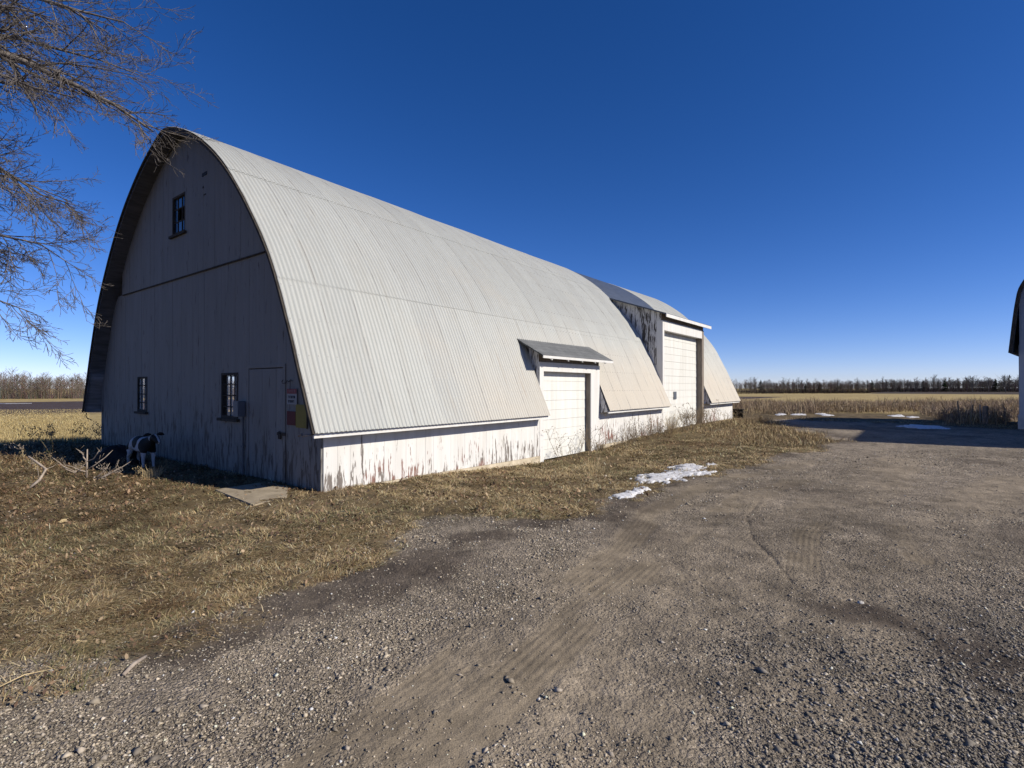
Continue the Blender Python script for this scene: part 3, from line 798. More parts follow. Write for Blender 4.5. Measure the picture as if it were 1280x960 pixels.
# liner so that no light leaks between boards
mb = MB()
edges = [0.03] + [x for x in np.arange(0.3, 10.4, 0.3)] + [10.47]
boards(mb, lambda a, h, d: (0.02 - d, a, h), 0.03, 10.47, 0.3, lambda a: -0.1, lambda a: ins(a) - .02, holes, th=0.012, gap=0.0, jit=0, seed=5)
mb.build('wall_liner', M['dark_wood'], barn)
# corner boards
for y0, y1 in ((0.0, .10), (10.39, 10.5)):
    mb = MB(); mb.box((-0.034, y0, -.1), (-0.022, y1, 1.65)); mb.build('corner_board', M['gable_paint_shaded'], barn)

def window(parent, hole, mapf, nx, ny, frame_mat, glass, sill_over=0.07, fw=0.045, broken=(), depth=0.05):
    a0, a1, h0, h1 = hole
    def bx(m, p0, p1, q0, q1, d0, d1):
        m.hexa([mapf(p0, q0, d1), mapf(p1, q0, d1), mapf(p1, q0, d0), mapf(p0, q0, d0), mapf(p0, q1, d1), mapf(p1, q1, d1), mapf(p1, q1, d0), mapf(p0, q1, d0)])
    f = MB()
    bx(f, a0, a0 + fw, h0, h1, -depth, 0.036); bx(f, a1 - fw, a1, h0, h1, -depth, 0.036)
    bx(f, a0 + fw, a1 - fw, h1 - fw, h1, -depth, 0.034); bx(f, a0 + fw, a1 - fw, h0, h0 + fw, -depth, 0.034)
    for i in range(1, nx):
        x = a0 + (a1 - a0) * i / nx; bx(f, x - .012, x + .012, h0 + fw, h1 - fw, -.02, .012)
    for i in range(1, ny):
        y = h0 + (h1 - h0) * i / ny; bx(f, a0 + fw, a1 - fw, y - .011, y + .011, -.018, .010)
    w = f.build('window', frame_mat, parent)
    s = MB(); bx(s, a0 - sill_over, a1 + sill_over, h0 - 0.055, h0 - 0.003, -.03, 0.085); s.build('sill', M['dark_wood'], w)
    g = MB()
    for i in range(nx):
        for j in range(ny):
            if (i, j) in broken: continue
            p0 = a0 + (a1 - a0) * i / nx; p1 = a0 + (a1 - a0) * (i + 1) / nx
            q0 = h0 + (h1 - h0) * j / ny; q1 = h0 + (h1 - h0) * (j + 1) / ny
            bx(g, p0 + .013, p1 - .013, q0 + .012, q1 - .012, -.004, 0.0)
    g.build('pane', glass, w)
    return w
window(barn, W_UP, front, 3, 3, M['dark_wood'], M['dark_glass'], broken=((1, 1), (0, 1)))
wl = window(barn, W_L, front, 3, 4, M['dark_wood'], M['glass'])
wr = window(barn, W_R, front, 4, 4, M['dark_wood'], M['glass'], broken=((3, 0), (3, 1), (3, 2), (3, 3)))
mb = MB(); mb.box((0.03, 7.20, 1.36), (0.045, 7.44, 1.58)); mb.build('broken_pane_board', M['black'], wl)

# entry door
mb = MB()
boards(mb, lambda a, h, d: (-d, a, h), DOOR[0] + .012, DOOR[1] - .012, 0.23, lambda a: .02, lambda a: DOOR[3] - .014, th=0.03, seed=8)
door = mb.build('entry_door', M['gable_paint_shaded'], barn)
mb = MB(); mb.box((-0.036, DOOR[0] - .07, 0.0), (-0.026, DOOR[0] - .002, 1.99)); mb.box((-0.036, DOOR[1] + .002, 0), (-0.026, DOOR[1] + .07, 1.99)); mb.box((-0.036, DOOR[0] - .002, 1.935), (-0.026, DOOR[1] + .002, 1.99))
mb.build('door_trim', M['gable_paint_shaded'], barn)
mb = MB(); mb.box((-0.05, 1.02, .80), (-0.032, 1.26, .85)); mb.box((-0.066, 1.13, .74), (-0.044, 1.20, .83)); mb.tube([(-.055, 1.14, .83), (-.055, 1.145, .87), (-.055, 1.185, .87), (-.055, 1.19, .83)], .006, 6)
mb.build('hasp', M['dark_wood'], door)
# small broken slots high in the gable
for a_, b_ in (((-0.042, 3.98, 5.84), (-0.03, 4.20, 5.91)), ((-0.042, 4.02, 5.45), (-0.035, 4.12, 5.47)), ((-0.042, 4.13, 5.60), (-0.035, 4.17, 5.64))):
    mb = MB(); mb.box(a_, b_); mb.build('broken_slot', M['black'], barn)

# side wall, lit
gl = lambda s: -0.0 - 0.05 * float(ss(0, 6, s)) + 0.13 * float(ss(11, 20, s))
for k, (a0, a1) in enumerate(((0.0, S_SM[0]), (S_SM[1], S_TL[0]), (S_TL[1], SL))):
    mb = MB(); boards(mb, side, a0, a1, 0.22, gl, lambda s: 1.60, seed=20 + k)
    mb.build('side_wall', M['side_paint'], barn)
    mb = MB()
    n = 14
    for i in range(n):
        p, q = a0 + (a1 - a0) * i / n, a0 + (a1 - a0) * (i + 1) / n
        d = 0.045
        if a0 == 0 and i == 0: p += .0
        mb.hexa([(p, -d, -.6), (q, -d, -.6), (q, .1, -.6), (p, .1, -.6), (p, -d, gl(p) - .004), (q, -d, gl(q) - .004), (q, .1, gl(q) - .004), (p, .1, gl(p) - .004)])
    mb.build('foundation', M['concrete'], barn)
    # eave fascia under the roof edge
    lo, hi = (a0 - 0.33 if k == 0 else a0 + .03), (a1 - .03 if k < 2 else a1 + .22)
    mb = MB(); mb.box((lo, -.292, .855), (hi, -.262, .93)); mb.build('eave_fascia', M['trim_paint'], barn)
    mb = MB(); mb.box((lo, -.262, .885), (hi, -.022, .90)); mb.build('soffit', M['soffit_wood'], barn)
# end closures of the overhang beside the doors
for s in (S_SM[0] - .03, S_SM[1] + .012, S_TL[0] - .03, S_TL[1] + .062):
    mb = MB(); mb.prism([(s, -.015, .86), (s, -.285, .90), (s, -.02, 1.62)], (.015, 0, 0)); mb.build('overhang_end', M['cheek_paint'], barn)
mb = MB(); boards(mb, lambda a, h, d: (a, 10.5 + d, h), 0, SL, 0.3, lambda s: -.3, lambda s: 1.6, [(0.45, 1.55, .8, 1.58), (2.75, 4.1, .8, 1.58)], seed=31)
mb.build('side_wall', M['gable_paint_shaded'], barn)
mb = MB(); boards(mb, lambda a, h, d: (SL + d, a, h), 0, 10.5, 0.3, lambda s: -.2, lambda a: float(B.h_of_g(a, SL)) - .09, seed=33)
mb.build('gable_wall', M['gable_paint_shaded'], barn)
mb = MB(); mb.tube([(-.33, 10.62, .90), (-.33, 10.68, .82), (-.32, 10.60, .76), (-.31, 10.4, .74), (-.3, 10.28, .72)], .012, 5); mb.build('loose_strip', M['dark_wood'], barn)
mb = MB(); mb.tube([(-.33, -.29, .92), (-.40, -.22, .90), (-.42, -.12, .88), (-.36, -.02, .91), (-.37, .06, .87)], .012, 5); mb.build('loose_strip', M['old_wood'], barn)

def sectional_door(parent, s0, s1, h0, h1, g, n, name, seed):
    r = random.Random(seed); mb = MB()
    hh = (h1 - h0) / n
    for i in range(n):
        z0, z1 = h0 + i * hh + .0025, h0 + (i + 1) * hh - .0025
        j = r.uniform(-.003, .003)
        # each slat leans out slightly at the bottom, so its lower edge throws a fine shadow
        mb.hexa([(s0, g - .009 + j, z0), (s1, g - .009 + j, z0), (s1, g + .03, z0), (s0, g + .03, z0), (s0, g + j, z1), (s1, g + j, z1), (s1, g + .03, z1), (s0, g + .03, z1)])
    mb.box((s0, g + .012, h0), (s1, g + .028, h1))
    return mb.build(name, M['door_paint'], parent)

# small door under its canopy
O0, O1 = 5.99, 8.33
sectional_door(barn, O0, O1, -.2, 2.0, .15, 9, 'garage_door', 41)
mb = MB(); mb.box((S_SM[0], -.03, -.25), (O0, .14, 2.21)); mb.build('door_post', M['trim_paint'], barn)
mb = MB(); mb.box((O1, -.03, -.25), (S_SM[1], .0, 2.21)); mb.build('door_post', M['trim_paint'], barn)
mb = MB(); mb.box((O1 + .002, .0, -.25), (O1 + .12, .24, 2.2)); mb.build('door_reveal', M['old_wood'], barn)
mb = MB(); mb.box((O0, -.032, 1.99), (O1, .14, 2.212)); mb.build('door_header', M['trim_paint'], barn)
mb = MB(); mb.box((S_SM[0], .0, 2.215), (S_SM[1], .03, 2.44)); mb.build('frieze_board', M['old_wood'], barn)
def slope_slab(mb, s0, s1, g0, h0, g1, h1, th):
    mb.hexa([(s0, g0, h0 - th), (s1, g0, h0 - th), (s1, g1, h1 - th), (s0, g1, h1 - th), (s0, g0, h0), (s1, g0, h0), (s1, g1, h1), (s0, g1, h1)])
mb = MB(); slope_slab(mb, 5.55, 9.14, -.30, 2.36, .50, 2.80, .035); can = mb.build('door_canopy', M['shingle'], barn)
mb = MB(); mb.box((5.56, -.312, 2.285), (9.13, -.292, 2.345)); mb.build('fascia', M['trim_paint'], can)
for x in (5.95, 6.7, 7.4, 8.1, 8.7):
    mb = MB(); slope_slab(mb, x, x + .045, -.288, 2.32, .3, 2.64, .07); mb.build('rafter', M['trim_paint'], can)
def cheek(s, gtop_fn, g0, g1, w, mat, seed, name='dormer_cheek', flip=1):
    mb = MB(); bot = lambda a: float(B.h_of_g(a, s)) - .12
    boards(mb, lambda a, h, d: (s - flip * d, a, h), g0, g1, w, bot, gtop_fn, th=.02, seed=seed); return mb.build(name, mat, barn)
cheek(S_SM[0] + .02, lambda a: 2.325 + .55 * (a + .30) - .04, -.0, .42, .14, M['cheek_paint'], 51)
cheek(S_SM[1] - .02, lambda a: 2.325 + .55 * (a + .30) - .04, -.0, .42, .14, M['cheek_paint'], 52, flip=-1)

# tall door dormer
P0, P1 = 13.70, 17.88
td = sectional_door(barn, P0, P1, -.15, 3.66, .21, 14, 'tall_garage_door', 43)
mb = MB(); mb.box((15.2, .178, 1.14), (15.48, .194, 1.43)); mb.build('window', M['grey_box'], td)
mb = MB(); mb.box((S_TL[0], -.03, -.2), (P0, .2, 3.99)); mb.build('door_post', M['trim_paint'], barn)
mb = MB(); mb.box((P1, -.03, -.2), (S_TL[1], .0, 3.99)); mb.build('door_post', M['old_wood'], barn)
mb = MB(); mb.box((P1 + .002, .0, -.2), (P1 + .14, .3, 3.98)); mb.build('door_reveal', M['old_wood'], barn)
mb = MB(); mb.box((P0, -.032, 3.65), (P1, .2, 3.992)); mb.build('door_header', M['trim_paint'], barn)
mb = MB(); mb.box((S_TL[0], .0, 3.995), (S_TL[1], .03, 4.28)); mb.build('frieze_board', M['old_wood'], barn)
dt = lambda a: 4.22 + .345 * (a + .22)
mb = MB(); prof_ = [(-.22, 4.22), (.9, dt(.9)), (1.95, dt(1.95))]
for g_ in np.linspace(2.1, 5.5, 18): prof_.append((float(g_), max(float(B.h_of_g(g_, 16.0)) + .012, 0)))
top_ = [(g_, h_) for g_, h_ in prof_]; bot_ = [(g_, h_ - .05) for g_, h_ in prof_]
n_ = len(top_)
def sx_(i, s0, s1):      # the straight flare oversails the cheeks, the curved part sits between the neighbouring sheets
    return (13.38, 18.5) if prof_[i][0] < 1.9 else (S_TL[0] - .06, TR + .06)
for i in range(n_ - 1):
    a0, a1 = sx_(i, 0, 0) if i < 2 else sx_(i, 0, 0)
    if i == 1: a0, a1 = 13.38, 18.5
    mb.hexa([(a0, *bot_[i]), (a1, *bot_[i]), (a1, *bot_[i + 1]), (a0, *bot_[i + 1]), (a0, *top_[i]), (a1, *top_[i]), (a1, *top_[i + 1]), (a0, *top_[i + 1])])
dr = mb.build('dormer_roof', M['dormer_roof'], barn)
mb = MB(); mb.box((13.39, -.235, 4.085), (18.49, -.212, 4.20)); mb.build('fascia', M['trim_paint'], dr)
for x in (13.9, 14.7, 15.5, 16.3, 17.1, 17.8):
    mb = MB(); slope_slab(mb, x, x + .05, -.21, 4.17, .5, dt(.5) - .05, .09); mb.build('rafter', M['trim_paint'], dr)
cheek(S_TL[0] + .02, lambda a: dt(a) - .05, 0.0, 2.02, .2, M['cheek_paint'], 53)
cheek(S_TL[1] - .0, lambda a: dt(a) - .05, 0.0, 2.02, .2, M['cheek_paint'], 54, flip=-1)

# ------------------------------------------------------------------ things on the gable
def on_gable(name, g, h, label, cat, group=None):
    x, y = world(-0.03, g); return empty(name, (x, y, h), TH, label, cat, group)
eb = on_gable('electrical_box', 2.47, 1.07, 'grey electrical box and conduit on the wall beside the entry door', 'electrical box')
mb = MB(); mb.box((-.13, -.10, 0), (-.012, .10, .28)); bx = mb.build('box', M['grey_box'], eb)
mb = MB(); mb.box((-.138, -.09, .012), (-.131, .09, .268)); mb.build('lid', M['grey_box'], bx)
mb = MB(); mb.tube([(-.03, -.06, .0), (-.03, -.06, -1.06)], .018, 8); mb.build('conduit', M['dark_metal'], eb)
mb = MB(); mb.box((-.05, -.10, -.55), (-.008, -.02, -.52)); mb.build('clamp', M['dark_metal'], eb)
def marks(rows, seed):
    r = random.Random(seed); mb = MB()
    for z, hgt, y0, y1 in rows:
        y = y1
        while y > y0 + .01:
            w = r.uniform(.010, .018)
            mb.box((-.0185, y - w, z), (-.0165, y, z + hgt)) if r.random() < .55 else (mb.box((-.0185, y - w, z), (-.0165, y - w * .65, z + hgt)), mb.box((-.0185, y - w, z + hgt * .75), (-.0165, y, z + hgt)))
            y -= w + r.uniform(.004, .012)
    return mb
sg = on_gable('warning_sign', .80, 1.32, 'small white notice sign with a red header and black lines', 'sign')
mb = MB(); mb.box((-.016, -.14, 0), (-.008, .15, .255)); mb.build('panel', M['sign_white'], sg)
mb = MB(); mb.box((-.0205, -.14, .175), (-.0165, .15, .255)); hd = mb.build('header', M['sign_red'], sg)
mb = marks([(.195, .04, -.10, .11)], 2)
for i, v in enumerate(mb.v): mb.v[i] = (v[0] - .004, v[1], v[2])
mb.build('lettering', M['sign_pink'], hd)
marks([(.10, .042, -.10, .12)], 5).build('lettering', M['sign_ink'], sg); marks([(.03, .042, -.08, .12)], 6).build('lettering', M['sign_ink'], sg)
sg = on_gable('red_sign', .83, .985, 'faded dark red square plate left of the yellow sign', 'sign')
mb = MB(); mb.box((-.016, -.13, 0), (-.008, .125, .225)); mb.build('panel', M['sign_dark_red'], sg)
mb = MB(); [mb.lathe([(0, .0), (.008, .0), (.008, .004), (0, .005)], 8, (-.0, a, b)) for a, b in ((0, 0),)]
sg = on_gable('yellow_sign', .535, .955, 'faded yellow rectangular sign tucked under the roof edge', 'sign')
mb = MB(); mb.box((-.016, -.155, 0), (-.008, .155, .37)); mb.build('panel', M['sign_yellow'], sg)
mb = MB(); mb.box((-.0162, -.172, -.01), (-.006, -.156, .38)); mb.build('edge_strip', M['dark_wood'], sg)
wk = on_gable('wire_hook', .93, 1.66, 'bent dark wire nailed to the wall above the white sign', 'wire')
mb = MB(); mb.tube([(-.02, .14, .06), (-.03, .16, .03), (-.03, .13, 0), (-.02, .05, .01), (-.03, .0, .045), (-.02, -.05, .03), (-.03, -.1, .06), (-.02, -.14, .05)], .006, 5); mb.build('strand', M['dark_wood'], wk)
mb = MB(); mb.tube([(-.02, -.08, .05), (-.022, -.082, -.1)], .004, 4); mb.build('tail', M['dark_wood'], wk)

# slab before the gable door
mb = MB()
mb.prism([(-1.12, -.10, -.12), (-.62, -.06, -.12), (-.14, .75, -.12), (-.12, 1.46, -.12), (-.96, 1.41, -.12)], (0, 0, .134))
sl = mb.build('concrete_slab', M['slab']); sl.location = (C0[0], C0[1], 0); sl.rotation_euler = (0, 0, TH)
tag(sl, 'pale concrete door slab in the grass at the gable corner', 'slab')

# ------------------------------------------------------------------ second barn and unseen shadow caster on the right
PROF2 = [(4.25, 2.9), (4.06, 4.74), (3.88, 5.48), (3.35, 6.2), (2.4, 6.85), (1.3, 7.25), (0.5, 7.42), (0, 7.46)]
B2 = Barn(PROF2, -4.0, 0)
b2x, b2y = 19.2, 20.0
TH2 = math.radians(42)
barn2 = empty('barn', (b2x, b2y, 0), TH2, 'tall pale barn at the right edge with its gable in shade', 'barn')
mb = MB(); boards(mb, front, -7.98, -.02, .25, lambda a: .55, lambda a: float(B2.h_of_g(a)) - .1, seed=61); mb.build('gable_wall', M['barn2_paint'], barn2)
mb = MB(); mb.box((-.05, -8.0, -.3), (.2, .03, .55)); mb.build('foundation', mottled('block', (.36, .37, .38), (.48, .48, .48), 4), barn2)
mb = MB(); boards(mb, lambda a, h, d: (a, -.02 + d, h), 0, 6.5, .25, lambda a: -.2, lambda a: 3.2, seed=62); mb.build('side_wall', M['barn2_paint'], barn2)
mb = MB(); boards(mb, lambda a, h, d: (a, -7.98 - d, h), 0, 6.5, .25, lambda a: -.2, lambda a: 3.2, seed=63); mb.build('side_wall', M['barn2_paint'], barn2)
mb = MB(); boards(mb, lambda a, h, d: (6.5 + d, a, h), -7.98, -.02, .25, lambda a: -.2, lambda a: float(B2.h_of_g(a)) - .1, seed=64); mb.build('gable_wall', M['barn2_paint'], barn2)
v, f, u = B2.patch(-.35, 6.8, 0, B2.L, 0, .01, .3, 60); np_mesh('roof', v, f, M['roof'], barn2, True, uv=u)
deck(barn2, B2, [(-.34, 6.75, .02, B2.L - .02, 0)], M['soffit_wood'])
barge(barn2, B2, -.352, M['dark_wood'])

shx, shy = 24.4, 9.6  # unseen building, invented and sized to cast the shadow across the yard
shadow_shed = empty('shadow_shed', (shx, shy, 0), TH, 'unseen tall narrow gabled building added outside the right edge to cast the yard shadow', 'shadow_shed')
mb = MB(); boards(mb, front, -2, 2, .3, lambda a: -.1, lambda a: 10 - abs(a) * .62 - .08, seed=71); mb.build('gable_wall', M['barn2_paint'], shadow_shed)
mb = MB(); boards(mb, lambda a, h, d: (6.5 + d, a, h), -2, 2, .3, lambda a: -.1, lambda a: 10 - abs(a) * .62 - .08, seed=72); mb.build('gable_wall', M['barn2_paint'], shadow_shed)
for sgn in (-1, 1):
    mb = MB(); boards(mb, lambda a, h, d: (a, sgn * (2 + d), h), 0, 6.5, .3, lambda a: -.1, lambda a: 8.65, seed=73); mb.build('side_wall', M['barn2_paint'], shadow_shed)
    mb = MB(); slope_slab(mb, -.2, 6.7, sgn * 2.25, 10 - 2.25 * .62, 0, 10, .05); mb.build('roof_slope', M['dormer_roof'], shadow_shed)

# ------------------------------------------------------------------ snow
def snow_patch(pts, label, thick=0.012, cell=0.05, seed=1, hole=0.0, fringe=0.35):
    W = [at(*p) for p in pts]
    xs = [p[0] for p in W]; ys = [p[1] for p in W]
    cx, cy = sum(xs) / len(xs), sum(ys) / len(ys)
    nx = int((max(xs) - min(xs) + .6) / cell) + 1; ny = int((max(ys) - min(ys) + .6) / cell) + 1
    X, Y = np.meshgrid(min(xs) - .3 + np.arange(nx) * cell, min(ys) - .3 + np.arange(ny) * cell)
    sd = poly_sd(X, Y, W)
    n = (fbm(X * 2.5, Y * 2.5, seed) - .5) * fringe * 2 + (fbm(X * 9, Y * 9, seed + 9) - .5) * fringe * 1.2
    hgt = sd + n - hole * np.maximum(0, fbm(X * 5, Y * 5, seed + 20) - .55) * 4
    ok = hgt > 0
    Z = ground_zones(X.ravel(), Y.ravel())[0].reshape(X.shape)
    top = Z + np.where(ok, np.minimum(thick, .004 + hgt * .12) + .014 + .012 * (fbm(X * 8, Y * 8, seed + 30) - .3), -.012)
    idx = np.arange(nx * ny).reshape(ny, nx)
    q = np.stack([idx[:-1, :-1], idx[:-1, 1:], idx[1:, 1:], idx[1:, :-1]], -1).reshape(-1, 4)
    okf = ok.ravel()[q].any(1)
    q = q[okf]
    used, inv = np.unique(q, return_inverse=True)
    V = np.stack([X.ravel() - cx, Y.ravel() - cy, top.ravel()], -1)[used]
    o = np_mesh('snow_patch', V, inv.reshape(q.shape), M['snow'], smooth=True)
    o.location = (cx, cy, 0)
    return tag(o, label, 'snow', 'melting snow patches')
snow_patch([(783, 598), (812, 587), (850, 578), (886, 578), (878, 587), (840, 600), (806, 606)], 'largest melting snow patch on the grass edge before the small garage door', seed=3, hole=3.4, cell=.028)
snow_patch([(760, 618), (785, 611), (815, 607), (806, 616), (772, 624)], 'smaller streaky snow patch just nearer than the largest one', seed=5, hole=2.6, cell=.025, fringe=.25)
snow_patch([(1122, 533), (1140, 531), (1175, 533), (1184, 536), (1150, 536.5)], 'flat snow patch lying in the dark shadow on the drive', seed=7, fringe=.2, cell=.06)
snow_patch([(1018, 517), (1027, 516.5), (1041, 519.5), (1030, 519.7)], 'long snow strip at the foot of the brush, left of middle', seed=11, fringe=.15, cell=.07)
snow_patch([(1110, 519.6), (1126, 519), (1131, 520.7), (1116, 520.8)], 'snow strip at the foot of the brush above the shaded snow', seed=13, fringe=.15, cell=.07)
snow_patch([(1133, 521), (1142, 520.6), (1146, 522), (1137, 522.3)], 'tiny snow scrap right of the strip at the brush', seed=15, fringe=.2, cell=.07)
snow_patch([(990, 517.8), (1002, 516.8), (1004, 518.6), (994, 519)], 'small broken snow scrap at the brush nearest the tub', seed=17, fringe=.3, cell=.07)
snow_patch([(972, 517.5), (978, 516.6), (980, 518.5), (974, 519)], 'leftmost tiny snow scrap at the foot of the brush', seed=19, fringe=.3, cell=.07)
# far snow strip on the ploughed field
mb = MB()
x0, y0 = -128.0, 126.0
pts = [(-150, 134), (-122, 127.2), (-116, 127.6), (-122, 128.4), (-150, 135.4)]
mb.prism([(x - x0, y - y0, float(terrain(x, y)) + .03) for x, y in pts], (0, 0, .09)); o = mb.build('snow_patch', M['snow']); o.location = (x0, y0, 0)
tag(o, 'thin far snow strip on the ploughed field at left', 'snow', 'melting snow patches')

# ------------------------------------------------------------------ calf
def skin_body(name, joints, edges, rad, mat, parent=None, sub=2, root=0):
    me = bpy.data.meshes.new(name); me.from_pydata(joints, edges, []); me.update()
    ob = bpy.data.objects.new(name, me); link(ob)
    m = ob.modifiers.new('Skin', 'SKIN'); m.use_smooth_shade = True
    if not me.skin_vertices: me.skin_vertices.new(name='')
    for i, r in enumerate(rad):
        r = r if isinstance(r, tuple) else (r, r)
        me.skin_vertices[0].data[i].radius = r
        me.skin_vertices[0].data[i].use_root = (i == root)
    s2 = ob.modifiers.new('Sub', 'SUBSURF'); s2.levels = sub; s2.render_levels = sub
    dg = bpy.context.evaluated_depsgraph_get(); dg.update()
    new = bpy.data.meshes.new_from_object(ob.evaluated_get(dg))
    bpy.data.objects.remove(ob); 
    new.name = name; new.materials.clear(); new.materials.append(mat)
    new.polygons.foreach_set('use_smooth', [True] * len(new.polygons))
    return link(bpy.data.objects.new(name, new), parent)

def calf_mat():
    t = NT('calf_coat', 0.75, 0.2)
    co = t.node('ShaderNodeTexCoord').outputs['Object']
    sep = t.node('ShaderNodeSeparateXYZ', {'Vector': co})
    x, y, z = sep.outputs
    n = t.noise(co, 6, 2)
    nz = t.math('MULTIPLY', t.math('SUBTRACT', n, 0.5), 0.22)
    def blob(cx, cz, rx, rz, cy=0, ry=9):
        a = t.math('POWER', t.math('DIVIDE', t.math('SUBTRACT', x, cx), rx), 2.0)
        b = t.math('POWER', t.math('DIVIDE', t.math('SUBTRACT', z, cz), rz), 2.0)
        c = t.math('POWER', t.math('DIVIDE', t.math('SUBTRACT', y, cy), ry), 2.0)
        return t.math('LESS_THAN', t.math('ADD', t.math('ADD', t.math('ADD', a, b), c), t.math('MULTIPLY', nz, 4.0)), 1.0)
    m = t.math('MAXIMUM', blob(.30, .48, .15, .17), blob(-.02, .56, .12, .15))
    m = t.math('MAXIMUM', m, blob(-.34, .50, .10, .16))
    m = t.math('MAXIMUM', m, t.math('GREATER_THAN', x, .44))
    blaze = t.math('MULTIPLY', t.math('LESS_THAN', t.math('ABSOLUTE', y), .018), t.math('GREATER_THAN', x, .50))
    m = t.math('MULTIPLY', m, t.math('SUBTRACT', 1.0, blaze))
    m = t.math('MULTIPLY', m, t.math('GREATER_THAN', z, .30))
    return t.done(t.mix(m, (0.36, 0.37, 0.39), (0.010, 0.012, 0.013)))
def build_calf():
    fx, fy = at(190, 584); rx_, ry_ = at(173, 581)
    yaw = math.radians(-32)
    cx, cy = -7.36, 10.52
    root = empty('calf', (cx, cy, gz(cx, cy) - .01), yaw, 'black and white calf standing in the shade against the gable wall', 'calf')
    J = [(-.02, 0, .46), (-.22, 0, .48), (-.36, 0, .47), (.18, 0, .47), (.31, 0, .50), (.42, 0, .58), (.49, 0, .635), (.57, 0, .60), (.645, 0, .545), (.675, 0, .525)]
    R = [(.145, .165), (.14, .155), (.10, .12), (.14, .165), (.105, .13), (.072, .088), (.072, .08), (.062, .066), (.046, .046), (.036, .036)]
    E = [(0, 1), (1, 2), (0, 3), (3, 4), (4, 5), (5, 6), (6, 7), (7, 8), (8, 9)]
    def leg(base, pts, rs):
        prev = base
        for p, r in zip(pts, rs):
            J.append(p); R.append(r); E.append((prev, len(J) - 1)); prev = len(J) - 1
    for sg in (-1, 1):
        leg(3, [(.24, .085 * sg, .36), (.25, .09 * sg, .24), (.245, .09 * sg, .20), (.25, .09 * sg, .07), (.262, .09 * sg, .02)], [.058, .040, .034, .024, .030])
        leg(2, [(-.36, .085 * sg, .37), (-.30, .09 * sg, .29), (-.385, .09 * sg, .20), (-.375, .09 * sg, .07), (-.36, .09 * sg, .02)], [.07, .048, .030, .024, .030])
    # tail
    leg(2, [(-.46, .01, .50), (-.50, .015, .40), (-.505, .02, .27)], [.022, .014, .018])
    skin_body('body', J, E, R, calf_mat(), root)
    blackm = M['black']
    for sg in (-1, 1):
        mb = MB()
        mb.tube([(.475, .055 * sg, .685), (.47, .10 * sg, .690), (.468, .15 * sg, .680), (.47, .185 * sg, .668)], [.014, .032, .030, .006], 8)
        mb.build('ear', blackm, root, True)
        mb = MB(); mb.lathe([(0, -.011), (.008, -.008), (.012, 0), (.008, .008), (0, .011)], 8, (.545, .058 * sg, .635)); mb.build('eye', M['dark_glass'], root, True)
build_calf()

# dark heap beside the calf
def lumpy(name, rx, ry, rz, mat, seed, parent=None, amp=.12, n=24):
    u = np.linspace(0, 2 * np.pi, n * 2, endpoint=False); v = np.linspace(-.35, np.pi / 2, n)
    U_, V_ = np.meshgrid(u, v)
    k = 1 + amp * (fbm(np.cos(U_) * 1.6 + 5, np.sin(U_) * 1.6 + V_ * 1.5, seed) - .5) * 2
    P = np.stack([np.cos(V_) * np.cos(U_) * rx * k, np.cos(V_) * np.sin(U_) * ry * k, np.sin(V_) * rz * k], -1).reshape(-1, 3)
    i = np.arange(n - 1)[:, None] * 2 * n; j = np.arange(2 * n)[None]; j2 = (j + 1) % (2 * n)
    Fc = np.stack([i + j, i + j2, i + 2 * n + j2, i + 2 * n + j], -1).reshape(-1, 4)
    return np_mesh(name, P, Fc, mat, parent, True)
o = lumpy('heap', .44, .28, .35, M['black'], 501, amp=.16); hx, hy = -8.05, 10.8
o.location = (hx, hy, gz(hx, hy)); o.rotation_euler = (0, 0, .3)
tag(o, 'low black rounded heap in the shade left of the calf', 'heap')

# tub at the far corner
tx, ty = at(925, 523)
tub = empty('tub', (tx, ty + .2, gz(tx, ty)), 0, 'black plastic tub at the far corner of the barn', 'tub')
mb = MB(); mb.lathe([(.0, .01), (.21, .0), (.26, .42), (.29, .43), (.29, .46), (.25, .46), (.2, .05), (0, .05)], 24); mb.build('shell', M['black'], tub, True)
mb = MB(); mb.lathe([(.262, .30), (.275, .30), (.275, .33), (.262, .33)], 24); mb.build('rib', M['black'], tub, True)

# ------------------------------------------------------------------ sticks, stones, weeds
def crooked(pts, radii, name, label, cat, mat, group=None, twigs=0, seed=1):
    r = random.Random(seed)
    x0, y0 = pts[0][0], pts[0][1]; z0 = gz(x0, y0)
    P = [Vector((p[0] - x0, p[1] - y0, p[2])) for p in pts]
    mb = MB(); mb.tube(P, radii, 6)
    for k in range(twigs):
        i = r.randrange(1, len(P)); p = P[i]
        d = Vector((r.uniform(-1, 1), r.uniform(-1, 1), r.uniform(.1, .8))).normalized()
        mb.tube([p, p + d * .1, p + d * .2 + Vector((0, 0, .04))], [.006, .004, .002], 4)
    o = mb.build(name, mat, None, True); o.location = (x0, y0, z0)
    return tag(o, label, cat, group)
def pw(px, py, D): return ((px - CX) / F * D, D, EYE - (py - HY) / F * D)
a = [pw(38, 615, 8.3), pw(50, 600, 8.4), pw(58, 586, 8.5), pw(50, 580, 8.5), pw(36, 570, 8.5)]
a = [(p[0], p[1], max(p[2], .02)) for p in a]
crooked(a, [.02, .024, .022, .018, .012], 'branch', 'pale crooked fallen branch sticking up from the leaf litter at left', 'branch', M['stick'], twigs=2)
sx1, sy1 = at(156, 845); sx2, sy2 = at(184, 823)
crooked([(sx1, sy1, .012), ((sx1 + sx2) / 2 - .01, (sy1 + sy2) / 2, .02), (sx2, sy2, .018)], [.011, .013, .009], 'stick', 'short thick stick lying on the gravel at lower left', 'stick', M['stick'])
sx1, sy1 = at(-8, 868); sx2, sy2 = at(66, 839)
